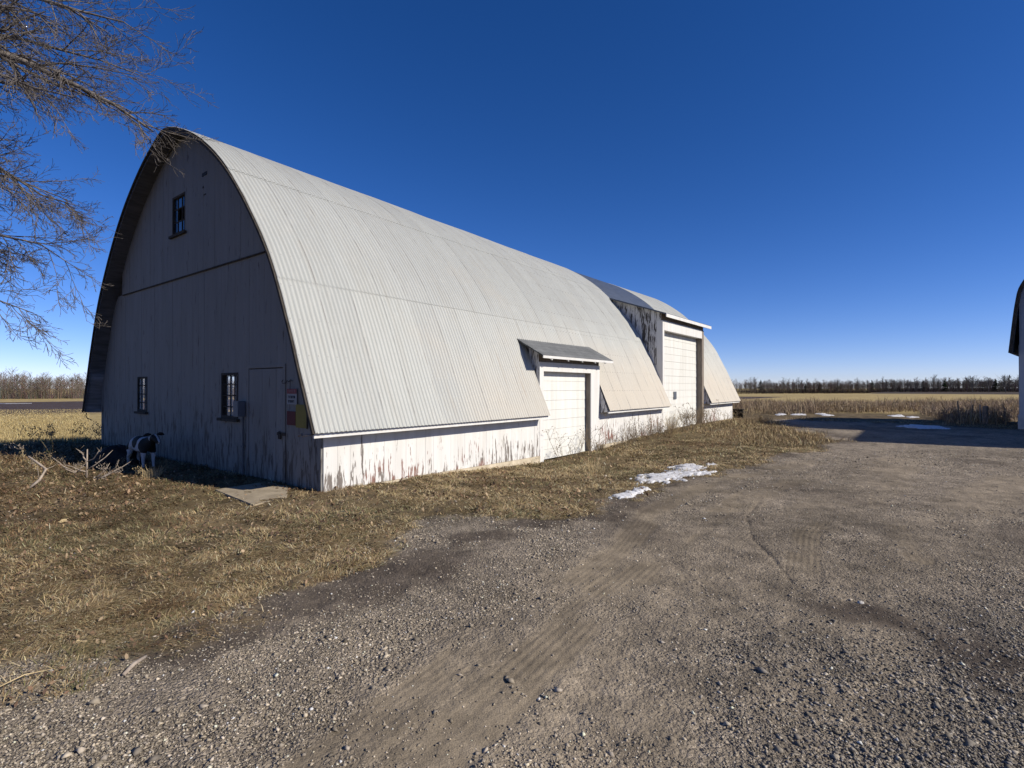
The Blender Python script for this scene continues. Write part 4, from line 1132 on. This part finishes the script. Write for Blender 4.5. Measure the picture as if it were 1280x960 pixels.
crooked([(sx1, sy1, .03), ((sx1 + sx2) / 2, (sy1 + sy2) / 2 + .01, .045), (sx2, sy2, .02)], [.0035, .003, .002], 'stalk', 'long thin pale stalk lying at the left edge', 'stalk', M['straw_weed'])
def rock(px, py, r, label, seed):
    x, y = at(px, py)
    o = lumpy('stone', r * 1.3, r, r * .9, M['rock'], seed, amp=.3, n=8); o.location = (x, y, gz(x, y) + .0); tag(o, label, 'stone')
rock(1075, 754, .019, 'lone white stone standing out on the gravel', 601)
rock(66, 838, .014, 'small pale stone at the tip of the thin stalk', 602)
# yellowed curled leaf scraps on the lawn edge
def scrap(px, py, r, label, seed):
    x, y = at(px, py); rr = random.Random(seed); mb = MB(); n = 9; ring = []
    for i in range(n):
        t = 2 * math.pi * i / n; k = r * rr.uniform(.7, 1.2)
        ring.append((k * 1.5 * math.cos(t), k * .8 * math.sin(t), .012 + rr.uniform(0, .02)))
    mb.add([(0, 0, .012)] + ring + [(0, 0, .008)] + [(a, b, c - .004) for a, b, c in ring],
           [(0, 1 + i, 1 + (i + 1) % n) for i in range(n)] + [(n + 1, n + 2 + (i + 1) % n, n + 2 + i) for i in range(n)] + [(1 + i, n + 2 + i, n + 2 + (i + 1) % n, 1 + (i + 1) % n) for i in range(n)])
    o = mb.build('dry_leaf', M['straw_weed']); o.location = (x, y, gz(x, y) + .01); o.rotation_euler = (0, 0, rr.random() * 6); tag(o, label, 'leaf')
scrap(102, 809, .022, 'big curled tan leaf at the lawn edge, lower left', 3)
scrap(80, 652, .04, 'pale tan leaf lying in the lawn at left', 5)

def weed(name, h, nb, seed, mat, spread=.5, lean=.15, rad=.004, heads=True):
    """mesh of a dead weed: main stem with side stems that fork, plus seed heads"""
    r = random.Random(seed); mb = MB()
    ax = r.uniform(0, 6.28); dv = Vector((math.cos(ax), math.sin(ax), 0))
    def stem(p, d, L, rd, lvl):
        pts = [p]; q = p.copy(); n = 6
        for i in range(n):
            d = (d + Vector((r.uniform(-.12, .12), r.uniform(-.12, .12), -.05 * lvl + .01))).normalized()
            q = q + d * (L / n); pts.append(q.copy())
        mb.tube(pts, [rd * (1 - .75 * i / n) for i in range(n + 1)], 4, False)
        if lvl < 2:
            k = nb if lvl == 0 else 2
            for i in range(k):
                t = r.uniform(.25, .95); j = int(t * n); bp = pts[j]
                a = r.uniform(0, 6.28)
                bd = (d * .8 + Vector((math.cos(a), math.sin(a), r.uniform(0, .6))) * spread).normalized()
                stem(bp, bd, L * r.uniform(.2, .45), rd * .6, lvl + 1)
        if heads and lvl > 0:
            e = pts[-1]; rr = .007 + .006 * r.random()
            mb.tube([e - Vector((0, 0, rr)), e, e + Vector((0, 0, rr * 1.5))], [rr * .3, rr, rr * .3], 4)
    stem(Vector((0, 0, -.05)), (Vector((0, 0, 1)) + dv * lean).normalized(), h, rad, 0)
    return mb.build(name, mat, None)

def plant_row(spots, proto_specs, label, cat, group, name='dry_weed'):
    protos = []
    for i, (s, g, sc) in enumerate(spots):
        k = i % len(proto_specs)
        if len(protos) <= k:
            o = weed(name, *proto_specs[k]); protos.append(o)
        else:
            o = protos[k].copy(); COL.objects.link(o)
        x, y = world(s, g)
        o.location = (x, y, gz(x, y)); o.rotation_euler = (0, 0, random.uniform(0, 6.28)); o.scale = (sc, sc, sc)
        tag(o, label, cat, group)
R_ = random.Random(99)
plant_row([(6.25 + R_.uniform(-.2, 1.9), R_.uniform(-.55, -.15), R_.uniform(.6, 1.0)) for i in range(16)] + [(7.7, -.5, 1.25)],
          [(1.0, 4, 11, M['weed'], .6, .5, .0085), (.8, 5, 12, M['weed'], .8, .35, .007), (.7, 3, 13, M['weed'], .5, .6, .0085)],
          'thin bare weed stalks leaning before the small garage door', 'weed', 'weed stalks at the small garage door')
plant_row([(R_.uniform(8.9, 13.4), R_.uniform(-.75, -.1), R_.uniform(.5, .95)) for i in range(46)],
          [(.75, 9, 21, M['weed'], .8, .2, .008), (.6, 8, 22, M['weed'], .9, .3, .007), (.85, 7, 23, M['weed'], .7, .25, .0085)],
          'branching dead weeds between the two garage doors', 'weed', 'dead weeds between the garage doors')
plant_row([(R_.uniform(13.9, 17.6), R_.uniform(-.8, -.15), R_.uniform(.8, 1.2)) for i in range(28)],
          [(.95, 9, 31, M['weed'], .7, .5, .0095), (.75, 8, 32, M['weed'], .8, .6, .0085)],
          'dark leaning dead weeds before the tall garage door', 'weed', 'dead weeds at the tall garage door')
plant_row([(R_.uniform(18.2, 23.5), R_.uniform(-1.3, -.15), R_.uniform(.5, .8)) for i in range(16)],
          [(.8, 8, 41, M['weed'], .7, .4, .0085), (.7, 7, 42, M['straw_weed'], .8, .4, .007)],
          'low dead weeds at the far end of the barn wall', 'weed', 'dead weeds at the far end')
# straw coloured clump by the tall door and on the near mound
def clump(x, y, n, h, label, mat, seed, spread=.16, name='grass_clump'):
    r = random.Random(seed); mb = MB()
    for i in range(n):
        a = r.uniform(0, 6.28); d = r.uniform(0, spread); b = Vector((d * math.cos(a), d * math.sin(a), -.02))
        ln = h * r.uniform(.5, 1.1); l = r.uniform(.05, .55); a2 = a + r.uniform(-.7, .7)
        dv = Vector((math.cos(a2), math.sin(a2), 0))
        mb.tube([b, b + Vector((0, 0, ln * .5)) + dv * ln * .5 * l * .6, b + Vector((0, 0, ln * (1 - l * .3))) + dv * ln * l], [.003, .0025, .0008], 3, False)
    o = mb.build(name, mat); o.location = (x, y, gz(x, y)); tag(o, label, 'grass clump')
x, y = world(13.3, -.45); clump(x, y, 110, .75, 'tall straw coloured grass clump left of the tall garage door', M['straw_weed'], 1, .2)
x, y = at(190, 597); clump(x, y, 90, .26, 'pale grass tuft in front of the calf', M['straw_weed'], 2, .14)
x, y = at(742, 585); clump(x, y, 80, .35, 'loose straw tuft on the lawn left of the largest snow patch', M['straw_weed'], 3, .22)
x, y = world(8.6, -.16); clump(x, y, 90, .34, 'dark dead leaf clump at the foot of the small door post', M['weed'], 4, .1)
x, y = world(19.5, -1.9); clump(x, y, 260, .45, 'bushy grey weed clump on the mound past the tall door', M['weed'], 5, .5)
x, y = world(0.1, -.4); clump(x, y, 60, .16, 'short dead tuft at the near corner of the barn', M['weed'], 6, .15)

# cut saplings left of the calf
def sapling(px, py, h, seed, label, arms):
    x, y = at(px, py); r = random.Random(seed); mb = MB()
    o = empty('sapling', (x, y, gz(x, y)), 0, label, 'sapling', 'bare saplings by the gable')
    mb.tube([(0, 0, -.05), (.003, 0, h * .5), (0, .01, h)], [.016, .013, .009], 6); mb.build('trunk', M['stick'], o, True)
    mb = MB()
    for z, dx, dz in arms:
        mb.tube([(0, 0, z), (dx * .35, r.uniform(-.03, .03), z + dz * .22), (dx * .7, r.uniform(-.06, .06), z + dz * .62), (dx, r.uniform(-.1, .1), z + dz)], [.011, .010, .008, .003], 5)
        for q in range(2):
            t = r.uniform(.4, .9); mb.tube([(dx * t, 0, z + dz * t), (dx * t + r.uniform(-.06, .1), 0, z + dz * t + .08)], [.004, .0015], 4)
    mb.build('branches', M['stick'], o, True)
sapling(109, 597, .50, 1, 'bare sapling with a straight stub and spreading arms', [(.14, .42, .34), (.28, .30, .22), (.3, -.15, .22), (.28, -.12, .18), (.1, -.35, .14)])
sapling(118, 599, .06, 2, 'low slanting shoots right of the stubbed sapling', [(.0, .50, .36), (.0, .62, .32), (.0, .4, .22), (.02, .3, .28)])
sapling(95, 592, .05, 3, 'short shoots leaning left beside the stubbed sapling', [(.0, -.42, .30), (.02, -.25, .16), (.0, .2, .2)])
plant_row([(-1.6 + R_.uniform(-.7, .6), R_.uniform(3.6, 10.5), R_.uniform(.5, 1.0)) for i in range(30)],
          [(.45, 7, 61, M['stick'], .9, .5, .004), (.35, 8, 62, M['weed'], .9, .6, .004), (.4, 5, 63, M['straw_weed'], .7, .6, .003)],
          'tangled dry weed stems along the shaded edge left of the gable', 'weed', 'weed stems at the shaded edge')
plant_row([(R_.uniform(-1.2, 1.5), R_.uniform(10.9, 14.5), R_.uniform(.8, 1.4)) for i in range(26)],
          [(.45, 8, 71, M['weed'], .8, .3, .004), (.4, 6, 72, M['weed'], .8, .3, .004)],
          'thin weed stems standing before the straw field', 'weed', 'weed stems before the field')
def leafy(px, py, D, h, seed, label):
    x, y, z = pw(px, py, D); r = random.Random(seed); z = gz(x, y)
    o = empty('leafy_weed', (x, y, z), 0, label, 'plant'); mb = MB(); lf = MB()
    for k in range(9):
        a = r.uniform(0, 6.28); t = r.uniform(.1, .45)
        e = Vector((math.cos(a) * t * h, math.sin(a) * t * h, h * r.uniform(.55, 1.05)))
        mb.tube([(0, 0, -.03), e * .5 + Vector((0, 0, .06)), e], [.006, .004, .002], 4)
        for q in range(9):
            c = e * r.uniform(.55, 1.0) + Vector((r.uniform(-.05, .05), r.uniform(-.05, .05), r.uniform(-.04, .05))); s = r.uniform(.02, .04)
            d = Vector((r.uniform(-1, 1), r.uniform(-1, 1), r.uniform(-.5, .6))).normalized(); w = d.cross(Vector((0, 0, 1))).normalized() * s * .5
            lf.add([tuple(c - d * s), tuple(c + w), tuple(c + d * s), tuple(c - w), ], [(0, 1, 2, 3)])
    mb.build('stem', M['weed'], o); lf.build('leaves', M['leaf_dark'], o, normals=False)
leafy(66, 590, 10.9, .48, 5, 'dark leafy weed standing on the bank at left')
leafy(96, 585, 11.4, .28, 6, 'low dark leafy weed between the bank and the sapling')

# ------------------------------------------------------------------ fence posts in the brush
def post(px, py, h, r, mat, label, tilt, seed):
    x, y = at(px, py)
    o = empty('fence_post', (x, y, gz(x, y)), 0, label, 'fence post', 'old posts in the brush'); o.rotation_euler = (tilt, tilt * .6, 0)
    mb = MB(); mb.lathe([(0, -.2), (r, -.2), (r * 1.02, h * .5), (r * .95, h - .02), (r * .6, h), (0, h + .005)], 10); mb.build('shaft', mat, o)
    mb = MB(); mb.lathe([(r * 1.03, h * .6), (r * 1.12, h * .6), (r * 1.12, h * .62), (r * 1.03, h * .62)], 10); mb.build('wire_wrap', M['dark_metal'], o)
post(1231, 530, .80, .10, M['old_wood'], 'thickest dark post standing in the shaded brush', .03, 1)
post(1225.5, 529, .85, .022, M['sign_white'], 'thin white stake right beside the thick post', -.02, 2)
post(1214, 528, .80, .035, M['old_wood'], 'slim grey post second left of the thick post', .05, 3)
post(1199, 527, .95, .03, M['old_wood'], 'slim grey post farthest left of the thick post', -.06, 4)

# ------------------------------------------------------------------ brush belt on the right
def build_brush():
    N = 80000
    D = 22.0 + 26 * rng.random(N) ** 1.1
    X = D * (0.36 + (1.12 - 0.36) * rng.random(N))
    s, g = local(X, D); c2, n2 = math.cos(TH2), math.sin(TH2); s2 = (X - b2x) * c2 + (D - b2y) * n2; g2 = -(X - b2x) * n2 + (D - b2y) * c2
    front_edge = 32.0 + 2.4 * (fbm(X * .4, D * 0, 701) - .5) * 2 - 9.3 * ss(.745, .845, X / D)
    dens = ss(-.2, 2.4, D - front_edge) * (.12 + .88 * ss(.38, .62, fbm(X * .6, D * .6, 711)))
    keep = (rng.random(N) < dens) & ~((s < 23.3) & (g > -1)) & ~((g2 < .6) & (s2 > -.6))
    X, D = X[keep], D[keep]; n = len(X)
    Z = terrain(X, D)
    tall = fbm(X * .6, D * .6, 721)
    ln = (.22 + .75 * rng.random(n) ** 1.5) * (.35 + 1.15 * tall) * (1 - .35 * ss(40, 47, D))
    wd = .012 + .016 * rng.random(n)
    az = rng.random(n) * 6.283; lean = np.clip(np.abs(rng.normal(.12, .28, n)), 0, 1.2)
    tonemap = fbm(X * .4 + 5, D * .4, 731)
    cA = pick([(.34, .26, .16), (.42, .33, .21), (.24, .175, .12), (.30, .22, .15)], n)
    cB = pick([(.20, .14, .105), (.26, .19, .145), (.30, .23, .17)], n)
    cC = pick([(.42, .33, .19), (.34, .26, .14)], n)
    u = rng.random(n)[:, None]; tm = ss(.4, .6, tonemap)[:, None]
    col = np.where(u < .6 * tm, cB, np.where(u > .86, cC, cA))
    # side twigs
    k = 3
    X2 = np.concatenate([X] + [X + rng.normal(0, .07, n) for _ in range(k)]); D2 = np.concatenate([D] + [D + rng.normal(0, .07, n) for _ in range(k)])
    Z2 = np.concatenate([Z] + [Z + ln * rng.uniform(.2, .7, n) for _ in range(k)]); L2 = np.concatenate([ln] + [ln * rng.uniform(.25, .5, n) for _ in range(k)])
    W2 = np.concatenate([wd] + [wd * .7] * k); A2 = np.concatenate([az] + [rng.random(n) * 6.283 for _ in range(k)])
    E2 = np.concatenate([lean] + [rng.uniform(.3, 1.2, n) for _ in range(k)]); C2 = np.vstack([col] * (k + 1))
    blade_mesh('brush', X2, D2, Z2, L2, W2, A2, E2, np.clip(C2, .02, .6), GRASSMAT, 'grey brown dead weeds and brush along the far edge of the yard', 'brush', curl=.3)
build_brush()

def build_rough():
    """rough standing stubble on the left field edge and around the mound at the far end of the barn"""
    N = 60000
    D = 13 * (70 / 13) ** rng.random(N); X = -D * (.80 + .35 * rng.random(N))
    s, g = local(X, D)
    keep = (g > 11.2 + 1.5 * fbm(X, D, 801)) & (rng.random(N) < .75)
    X, D = X[keep], D[keep]; n = len(X)
    Z = ground_zones(X, D)[0]
    ln = (.08 + .14 * rng.random(n)) * np.clip(1.5 - D / 60, .5, 1.4); wd = .008 * np.clip(D / 16, 1, 4)
    col = pick([(.44, .34, .16), (.36, .28, .125), (.26, .20, .09), (.48, .39, .21)], n)
    blade_mesh('field_stubble', X, D, Z, ln, wd, rng.random(n) * 6.283, np.abs(rng.normal(.4, .3, n)), np.clip(col, .02, .6), GRASSMAT, 'short straw stubble covering the field left of the barn', 'stubble')
    N = 30000
    X = rng.uniform(6.5, 15.5, N); D = rng.uniform(14, 26.5, N)
    s, g = local(X, D)
    m = grass_amount(X, D) * ss(.35, .55, fbm(X * .9, D * .9, 811))
    keep = (rng.random(N) < m) & ((g < -.3) | (s > 23))
    X, D = X[keep], D[keep]; n = len(X); Z = ground_zones(X, D)[0]
    col = pick([(.34, .26, .14), (.24, .17, .09), (.16, .11, .07), (.46, .36, .20)], n)
    blade_mesh('mound_grass', X, D, Z, .10 + .22 * rng.random(n) ** 2, .008 + .008 * rng.random(n), rng.random(n) * 6.283, np.clip(np.abs(rng.normal(.8, .4, n)), 0, 1.4), np.clip(col, .02, .6), GRASSMAT, 'flattened brown grass on the low mound past the barn', 'grass')
build_rough()

# ------------------------------------------------------------------ trees
def grow(pts_list, start, d, L, r0, lvl, maxl, r, droop, spec):
    n = spec['seg'][lvl]
    p = start.copy(); pts = [p.copy()]
    for i in range(n):
        w = spec['wig'][lvl]
        d = (d + Vector((r.gauss(0, w), r.gauss(0, w), r.gauss(0, w) + droop[lvl]))).normalized()
        p = p + d * (L / n); pts.append(p.copy())
    rad = [max(r0 * (1 - .72 * i / n), spec['rmin']) for i in range(n + 1)]
    pts_list[lvl].append((pts, rad))
    if lvl + 1 > maxl: return
    k = spec['kids'][lvl]
    for i in range(k):
        t = spec['t0'][lvl] + (1 - spec['t0'][lvl]) * (i + r.random()) / k
        j = min(int(t * n), n - 1); f = t * n - j
        bp = pts[j].lerp(pts[j + 1], f); bd = (pts[j + 1] - pts[j]).normalized()
        ax = bd.cross(Vector((r.gauss(0, 1), r.gauss(0, 1), r.gauss(0, 1))))
        if ax.length < 1e-3: continue
        ang = r.uniform(*spec['ang'][lvl])
        cd = Quaternion(ax.normalized(), ang) @ bd
        grow(pts_list, bp, cd, L * r.uniform(*spec['len'][lvl]) * (1 - .45 * t), rad[j] * spec['rr'], lvl + 1, maxl, r, droop, spec)

def big_tree():
    r = random.Random(12)
    tx, ty = -10.6, 6.6
    root = empty('bare_tree', (tx, ty, gz(tx, ty)), 0, 'large bare deciduous tree reaching in from the left edge', 'tree')
    tr = MB(); tr.tube([(0, 0, -.2), (.03, 0, .5), (.08, .02, 2.5), (.02, .05, 5), (.1, .05, 7.5), (.05, .1, 9.5)], [.34, .27, .23, .18, .11, .03], 12)
    tr.build('trunk', M['bark'], root, True)
    spec = dict(seg=[9, 7, 6, 4], wig=[.07, .10, .13, .16], kids=[13, 9, 5, 0], t0=[.12, .12, .12, 0], ang=[(.35, .95), (.35, .9), (.35, .9), (0, 0)],
                len=[(.34, .62), (.34, .62), (.35, .65), (0, 0)], rr=.55, rmin=.0028)
    lists = [[], [], [], []]
    limbs = []
    # limbs reaching over the yard; ends given in the world
    for (px, py, D, h0, r0) in ((192, 166, 7.4, 6.6, .11), (150, 30, 7.6, 6.4, .09), (175, 95, 8.2, 6.0, .06), (60, 20, 6.6, 5.6, .06), (100, 262, 7.2, 4.9, .06),
                                (90, 330, 7.3, 4.0, .055), (40, 395, 7.2, 3.3, .05), (100, 130, 6.5, 5.4, .06), (20, 230, 6.6, 4.2, .05), (120, -60, 7.4, 6.8, .07), (10, -120, 7.0, 7.2, .07), (90, 250, 8.6, 4.6, .05), (60, 120, 8.4, 5.2, .05), (25, 320, 8.0, 3.6, .045)):
        e = Vector(pw(px, py, D)) - Vector((tx, ty, 0)); b = Vector((.05, .03, h0 - .9)); limbs.append((b, e, r0))
    for k in range(9):
        a = r.uniform(1.6, 5.2); L = r.uniform(3, 4.5); h = r.uniform(3.2, 8)
        limbs.append((Vector((.05, .03, h)), Vector((math.cos(a) * L, math.sin(a) * L, h + r.uniform(.5, 2.5))), .06))
    for b, e, r0 in limbs:
        v = e - b; L = v.length
        d0 = (v.normalized() + Vector((0, 0, .42))).normalized()
        # bend the limb along an arch to its end point
        n = 10; pts = []
        for i in range(n + 1):
            t = i / n; p = b.lerp(e, t) + Vector((r.gauss(0, .035), r.gauss(0, .035), L * .16 * math.sin(math.pi * t) + r.gauss(0, .03))); pts.append(p)
        rad = [max(r0 * (1 - .9 * i / n), .004) for i in range(n + 1)]
        lists[0].append((pts, rad))
        inframe = e.x > 2.5
        K = 23 if inframe else 8
        for i in range(K):
            t = .28 + .72 * (i + r.random()) / K; j = min(int(t * n), n - 1); f = t * n - j
            bp = pts[j].lerp(pts[j + 1], f); bd = (pts[j + 1] - pts[j]).normalized()
            ax = bd.cross(Vector((r.gauss(0, 1), r.gauss(0, 1), r.gauss(0, 1)))).normalized()
            cd = Quaternion(ax, r.uniform(.25, .8)) @ bd
            grow(lists, bp, cd, L * r.uniform(.16, .34) * (1.15 - .5 * t), max(rad[j] * .5, .005), 1, 3 if inframe else 2, r, [0, -.012, -.012, .0], spec)
    big = MB(); 
    for pts, rad in lists[0]: big.tube(pts, rad, 7, False)
    big.build('limbs', M['bark'], root, True, normals=False)
    tw = MB()
    for pts, rad in lists[1]: tw.tube(pts, rad, 4, False)
    for lv in (2, 3):
        for pts, rad in lists[lv]: tw.tube(pts, rad, 3, False)
    tw.build('crown', M['twig'], root, True, normals=False)
    print('twigs', [len(l) for l in lists])
big_tree()

def tree_strokes(x, y, z, h, r, arr, cw=.32, n=26, base=.25, wmul=1.0):
    """bare distant tree: crooked trunk plus forking strokes, appended as (p0,p1,w0,w1)"""
    top = (x + r.uniform(-.06, .06) * h, y + r.uniform(-.06, .06) * h, z + h * .92)
    arr.append(((x, y, z - .3), ((x + top[0]) / 2, y, z + h * .5), .026 * h * wmul, .017 * h * wmul))
    arr.append((((x + top[0]) / 2, y, z + h * .5), top, .017 * h * wmul, .004 * h * wmul))
    for i in range(n):
        t = base + (.95 - base) * r.random()
        bx = x + (top[0] - x) * t; by = y + (top[1] - y) * t; bz = z + h * .92 * t
        a = r.uniform(0, 6.283); L = h * cw * (1.15 - t) * r.uniform(.6, 1.2)
        e = (bx + math.cos(a) * L * .75, by + math.sin(a) * L * .75, bz + L * r.uniform(.5, 1.1))
        arr.append(((bx, by, bz), e, .008 * h * wmul, .003 * h * wmul))
        for q in range(3):
            tt = r.uniform(.35, 1); b2 = tuple(p + (q_ - p) * tt for p, q_ in zip((bx, by, bz), e))
            a2 = a + r.uniform(-1.2, 1.2); L2 = L * r.uniform(.3, .6)
            arr.append((b2, (b2[0] + math.cos(a2) * L2 * .7, b2[1] + math.sin(a2) * L2 * .7, b2[2] + L2 * r.uniform(.4, 1)), .005 * h * wmul, .002 * h * wmul))

def strokes_mesh(name, arr, mat, cols=None, parent=None):
    a = np.array([s[0] for s in arr]); b = np.array([s[1] for s in arr]); w0 = np.array([s[2] for s in arr]); w1 = np.array([s[3] for s in arr])
    d = b - a; d /= np.linalg.norm(d, axis=1, keepdims=True) + 1e-9
    up = np.tile([[.3, .5, .1]], (len(a), 1)); u = np.cross(d, up); u /= np.linalg.norm(u, axis=1, keepdims=True) + 1e-9; v = np.cross(d, u)
    V = []
    for k in range(3):
        t = 2 * np.pi * k / 3; o = u * math.cos(t) + v * math.sin(t)
        V += [a + o * w0[:, None] * .5, b + o * w1[:, None] * .5]
    V = np.stack(V, 1)
    q = np.array([(0, 2, 3, 1), (2, 4, 5, 3), (4, 0, 1, 5)])
    Fc = (np.arange(len(a))[:, None, None] * 6 + q[None]).reshape(-1, 4)
    at_ = {'Col': np.repeat(np.array(cols), 6, 0)} if cols is not None else None
    return np_mesh(name, V.reshape(-1, 3), Fc, mat, parent, attrs=at_)

def woods(name, label, line, rows, depth, step, hr, pal, seed, under, conifer=0.0, wmul=1.5):
    r = random.Random(seed); arr = []; cols = []
    (x0, y0), (x1, y1) = line; Ln = math.hypot(x1 - x0, y1 - y0); ux, uy = (x1 - x0) / Ln, (y1 - y0) / Ln
    nx, ny = -uy, ux
    if nx * x0 + ny * y0 < 0: nx, ny = -nx, -ny
    def addc(n, c):
        while len(cols) < len(arr): cols.append([max(.012, v * r.uniform(.75, 1.25)) for v in c])
    for row in range(rows):
        d = depth * row / max(1, rows - 1)
        t = 0
        while t < Ln:
            x = x0 + ux * t + nx * (d + r.uniform(-3, 3)); y = y0 + uy * t + ny * (d + r.uniform(-3, 3)); z = float(terrain(x, y))
            hv = (.52 + .9 * float(fbm(np.array([t * .035 + row * 2.3]), np.array([seed * 1.0]), seed, 3)[0])) * (1 + (.25 if r.random() < .06 else 0))
            h = r.uniform(*hr) * hv
            c = r.choice(pal)
            if r.random() < conifer:
                for k in range(90):
                    q = r.random() ** .8; rad = h * .3 * (1 - q ** 2) + .2; a = r.uniform(0, 6.28)
                    p0 = (x, y, z + h * q); arr.append((p0, (x + math.cos(a) * rad, y + math.sin(a) * rad, z + h * q - rad * .3), .55, .2))
                addc(0, (.022, .03, .016))
            else:
                tree_strokes(x, y, z, h, r, arr, cw=r.uniform(.3, .45), n=34, wmul=wmul)
                addc(0, c)
            # undergrowth
            for k in range(under):
                bx = x + r.uniform(-step, step); by = y + r.uniform(-2, 2); a = r.uniform(0, 6.28); hh = h * r.uniform(.15, .42); sp = hh * r.uniform(.1, .5)
                arr.append(((bx, by, z - .2), (bx + math.cos(a) * sp, by + math.sin(a) * sp, z + hh), r.uniform(.08, .18), .04))
            addc(0, tuple(v * .75 for v in c))
            t += step * r.uniform(.6, 1.4)
    o = strokes_mesh(name, arr, WOODMAT, cols)
    return tag(o, label, 'woods', kind='stuff')
WOODMAT = attr_mat('far_wood', .95, .05, .2, .5)
PAL = [(.155, .125, .10), (.12, .098, .082), (.185, .15, .125), (.135, .115, .10), (.17, .125, .095)]
woods('far_woods', 'leafless brown woodland beyond the ploughed field at left', ((-300, 215), (-120, 262)), 7, 40, 2.1, (8.0, 12.0), PAL, 5, 14, .0, .95)
woods('distant_woods', 'low leafless woodland across the field at right', ((198, 408), (460, 405)), 7, 60, 2.3, (8.0, 10.5), PAL, 9, 14, .02, 1.25)
woods('hedgerow', 'thin distant hedgerow behind the far end of the barn', ((150, 560), (262, 560)), 2, 14, 3.2, (9, 15), PAL, 15, 12, .02, 1.1)
# dark hedge at the foot of the right hand woods
woods('field_hedge', 'dark low hedge along the far field edge at right', ((115, 372), (400, 372)), 2, 8, 2.2, (2.0, 3.4), [(.05, .036, .03), (.07, .05, .04)], 21, 16, .0, 2.0)

def far_tree(px, D, h, seed, label):
    x = (px - CX) / F * D; z = float(terrain(x, D)); r = random.Random(seed)
    o = empty('bare_tree', (x, D, z), 0, label, 'tree', 'lone trees over the right hand woods')
    arr = []; tree_strokes(0, 0, 0, h, r, arr, cw=.55, n=60, base=.3, wmul=1.7)
    strokes_mesh('trunk', arr[:2], M['bark'], parent=o); strokes_mesh('crown', arr[2:], M['bark'], parent=o)
far_tree(1257, 330, 11.5, 1, 'spreading bare tree rising over the woods, nearest the right hand barn')
far_tree(1236, 345, 10.0, 2, 'bare tree between the two widest far trees')
far_tree(1216, 340, 11.0, 3, 'bare tree rising over the woods above the shaded snow')
far_tree(1274, 320, 10.8, 4, 'bare far tree half hidden by the right hand barn')

# ------------------------------------------------------------------ light, sky, camera
ELEV = math.radians(33)
sh = Vector((-GX * .97 + LX * .24, -GY * .97 + LY * .24, 0)).normalized()
sv = Vector((sh.x * math.cos(ELEV), sh.y * math.cos(ELEV), math.sin(ELEV)))
ld = bpy.data.lights.new('sun', 'SUN'); ld.energy = 5.0; ld.angle = math.radians(.5); ld.color = (1.0, .925, .80)
lo = bpy.data.objects.new('sun', ld); link(lo); lo.rotation_euler = sv.to_track_quat('Z', 'Y').to_euler()
w = bpy.data.worlds.new('World'); S.world = w; w.use_nodes = True
nt = w.node_tree; sky = nt.nodes.new('ShaderNodeTexSky'); sky.sky_type = 'NISHITA'; sky.sun_disc = False
sky.sun_elevation = ELEV; sky.sun_rotation = math.atan2(sv.x, sv.y)
sky.altitude = 200; sky.air_density = 0.62; sky.dust_density = 0.1; sky.ozone_density = 1.3
# a clear, dry winter sky: deepen the blue of the sky model a little
hs = nt.nodes.new('ShaderNodeHueSaturation'); hs.inputs['Saturation'].default_value = 1.34; nt.links.new(sky.outputs[0], hs.inputs['Color'])
tn = nt.nodes.new('ShaderNodeMix'); tn.data_type = 'RGBA'; tn.blend_type = 'MULTIPLY'; tn.inputs[0].default_value = 1.0
tn.inputs[7].default_value = (0.93, 0.88, 1.19, 1); nt.links.new(hs.outputs[0], tn.inputs[6])
bg = nt.nodes['Background']; nt.links.new(tn.outputs[2], bg.inputs[0]); bg.inputs[1].default_value = .093

cd = bpy.data.cameras.new('camera'); cd.sensor_width = 36; cd.lens = 36 * F / 1280; cd.clip_end = 6000; cd.clip_start = .05
co = bpy.data.objects.new('camera', cd); link(co); co.location = (0, 0, EYE)
co.rotation_euler = (math.radians(90) + math.atan(4 / F), 0, 0)
S.camera = co
S.view_settings.view_transform = 'Standard'; S.view_settings.look = 'None'; S.view_settings.exposure = 0.25; S.view_settings.gamma = 1
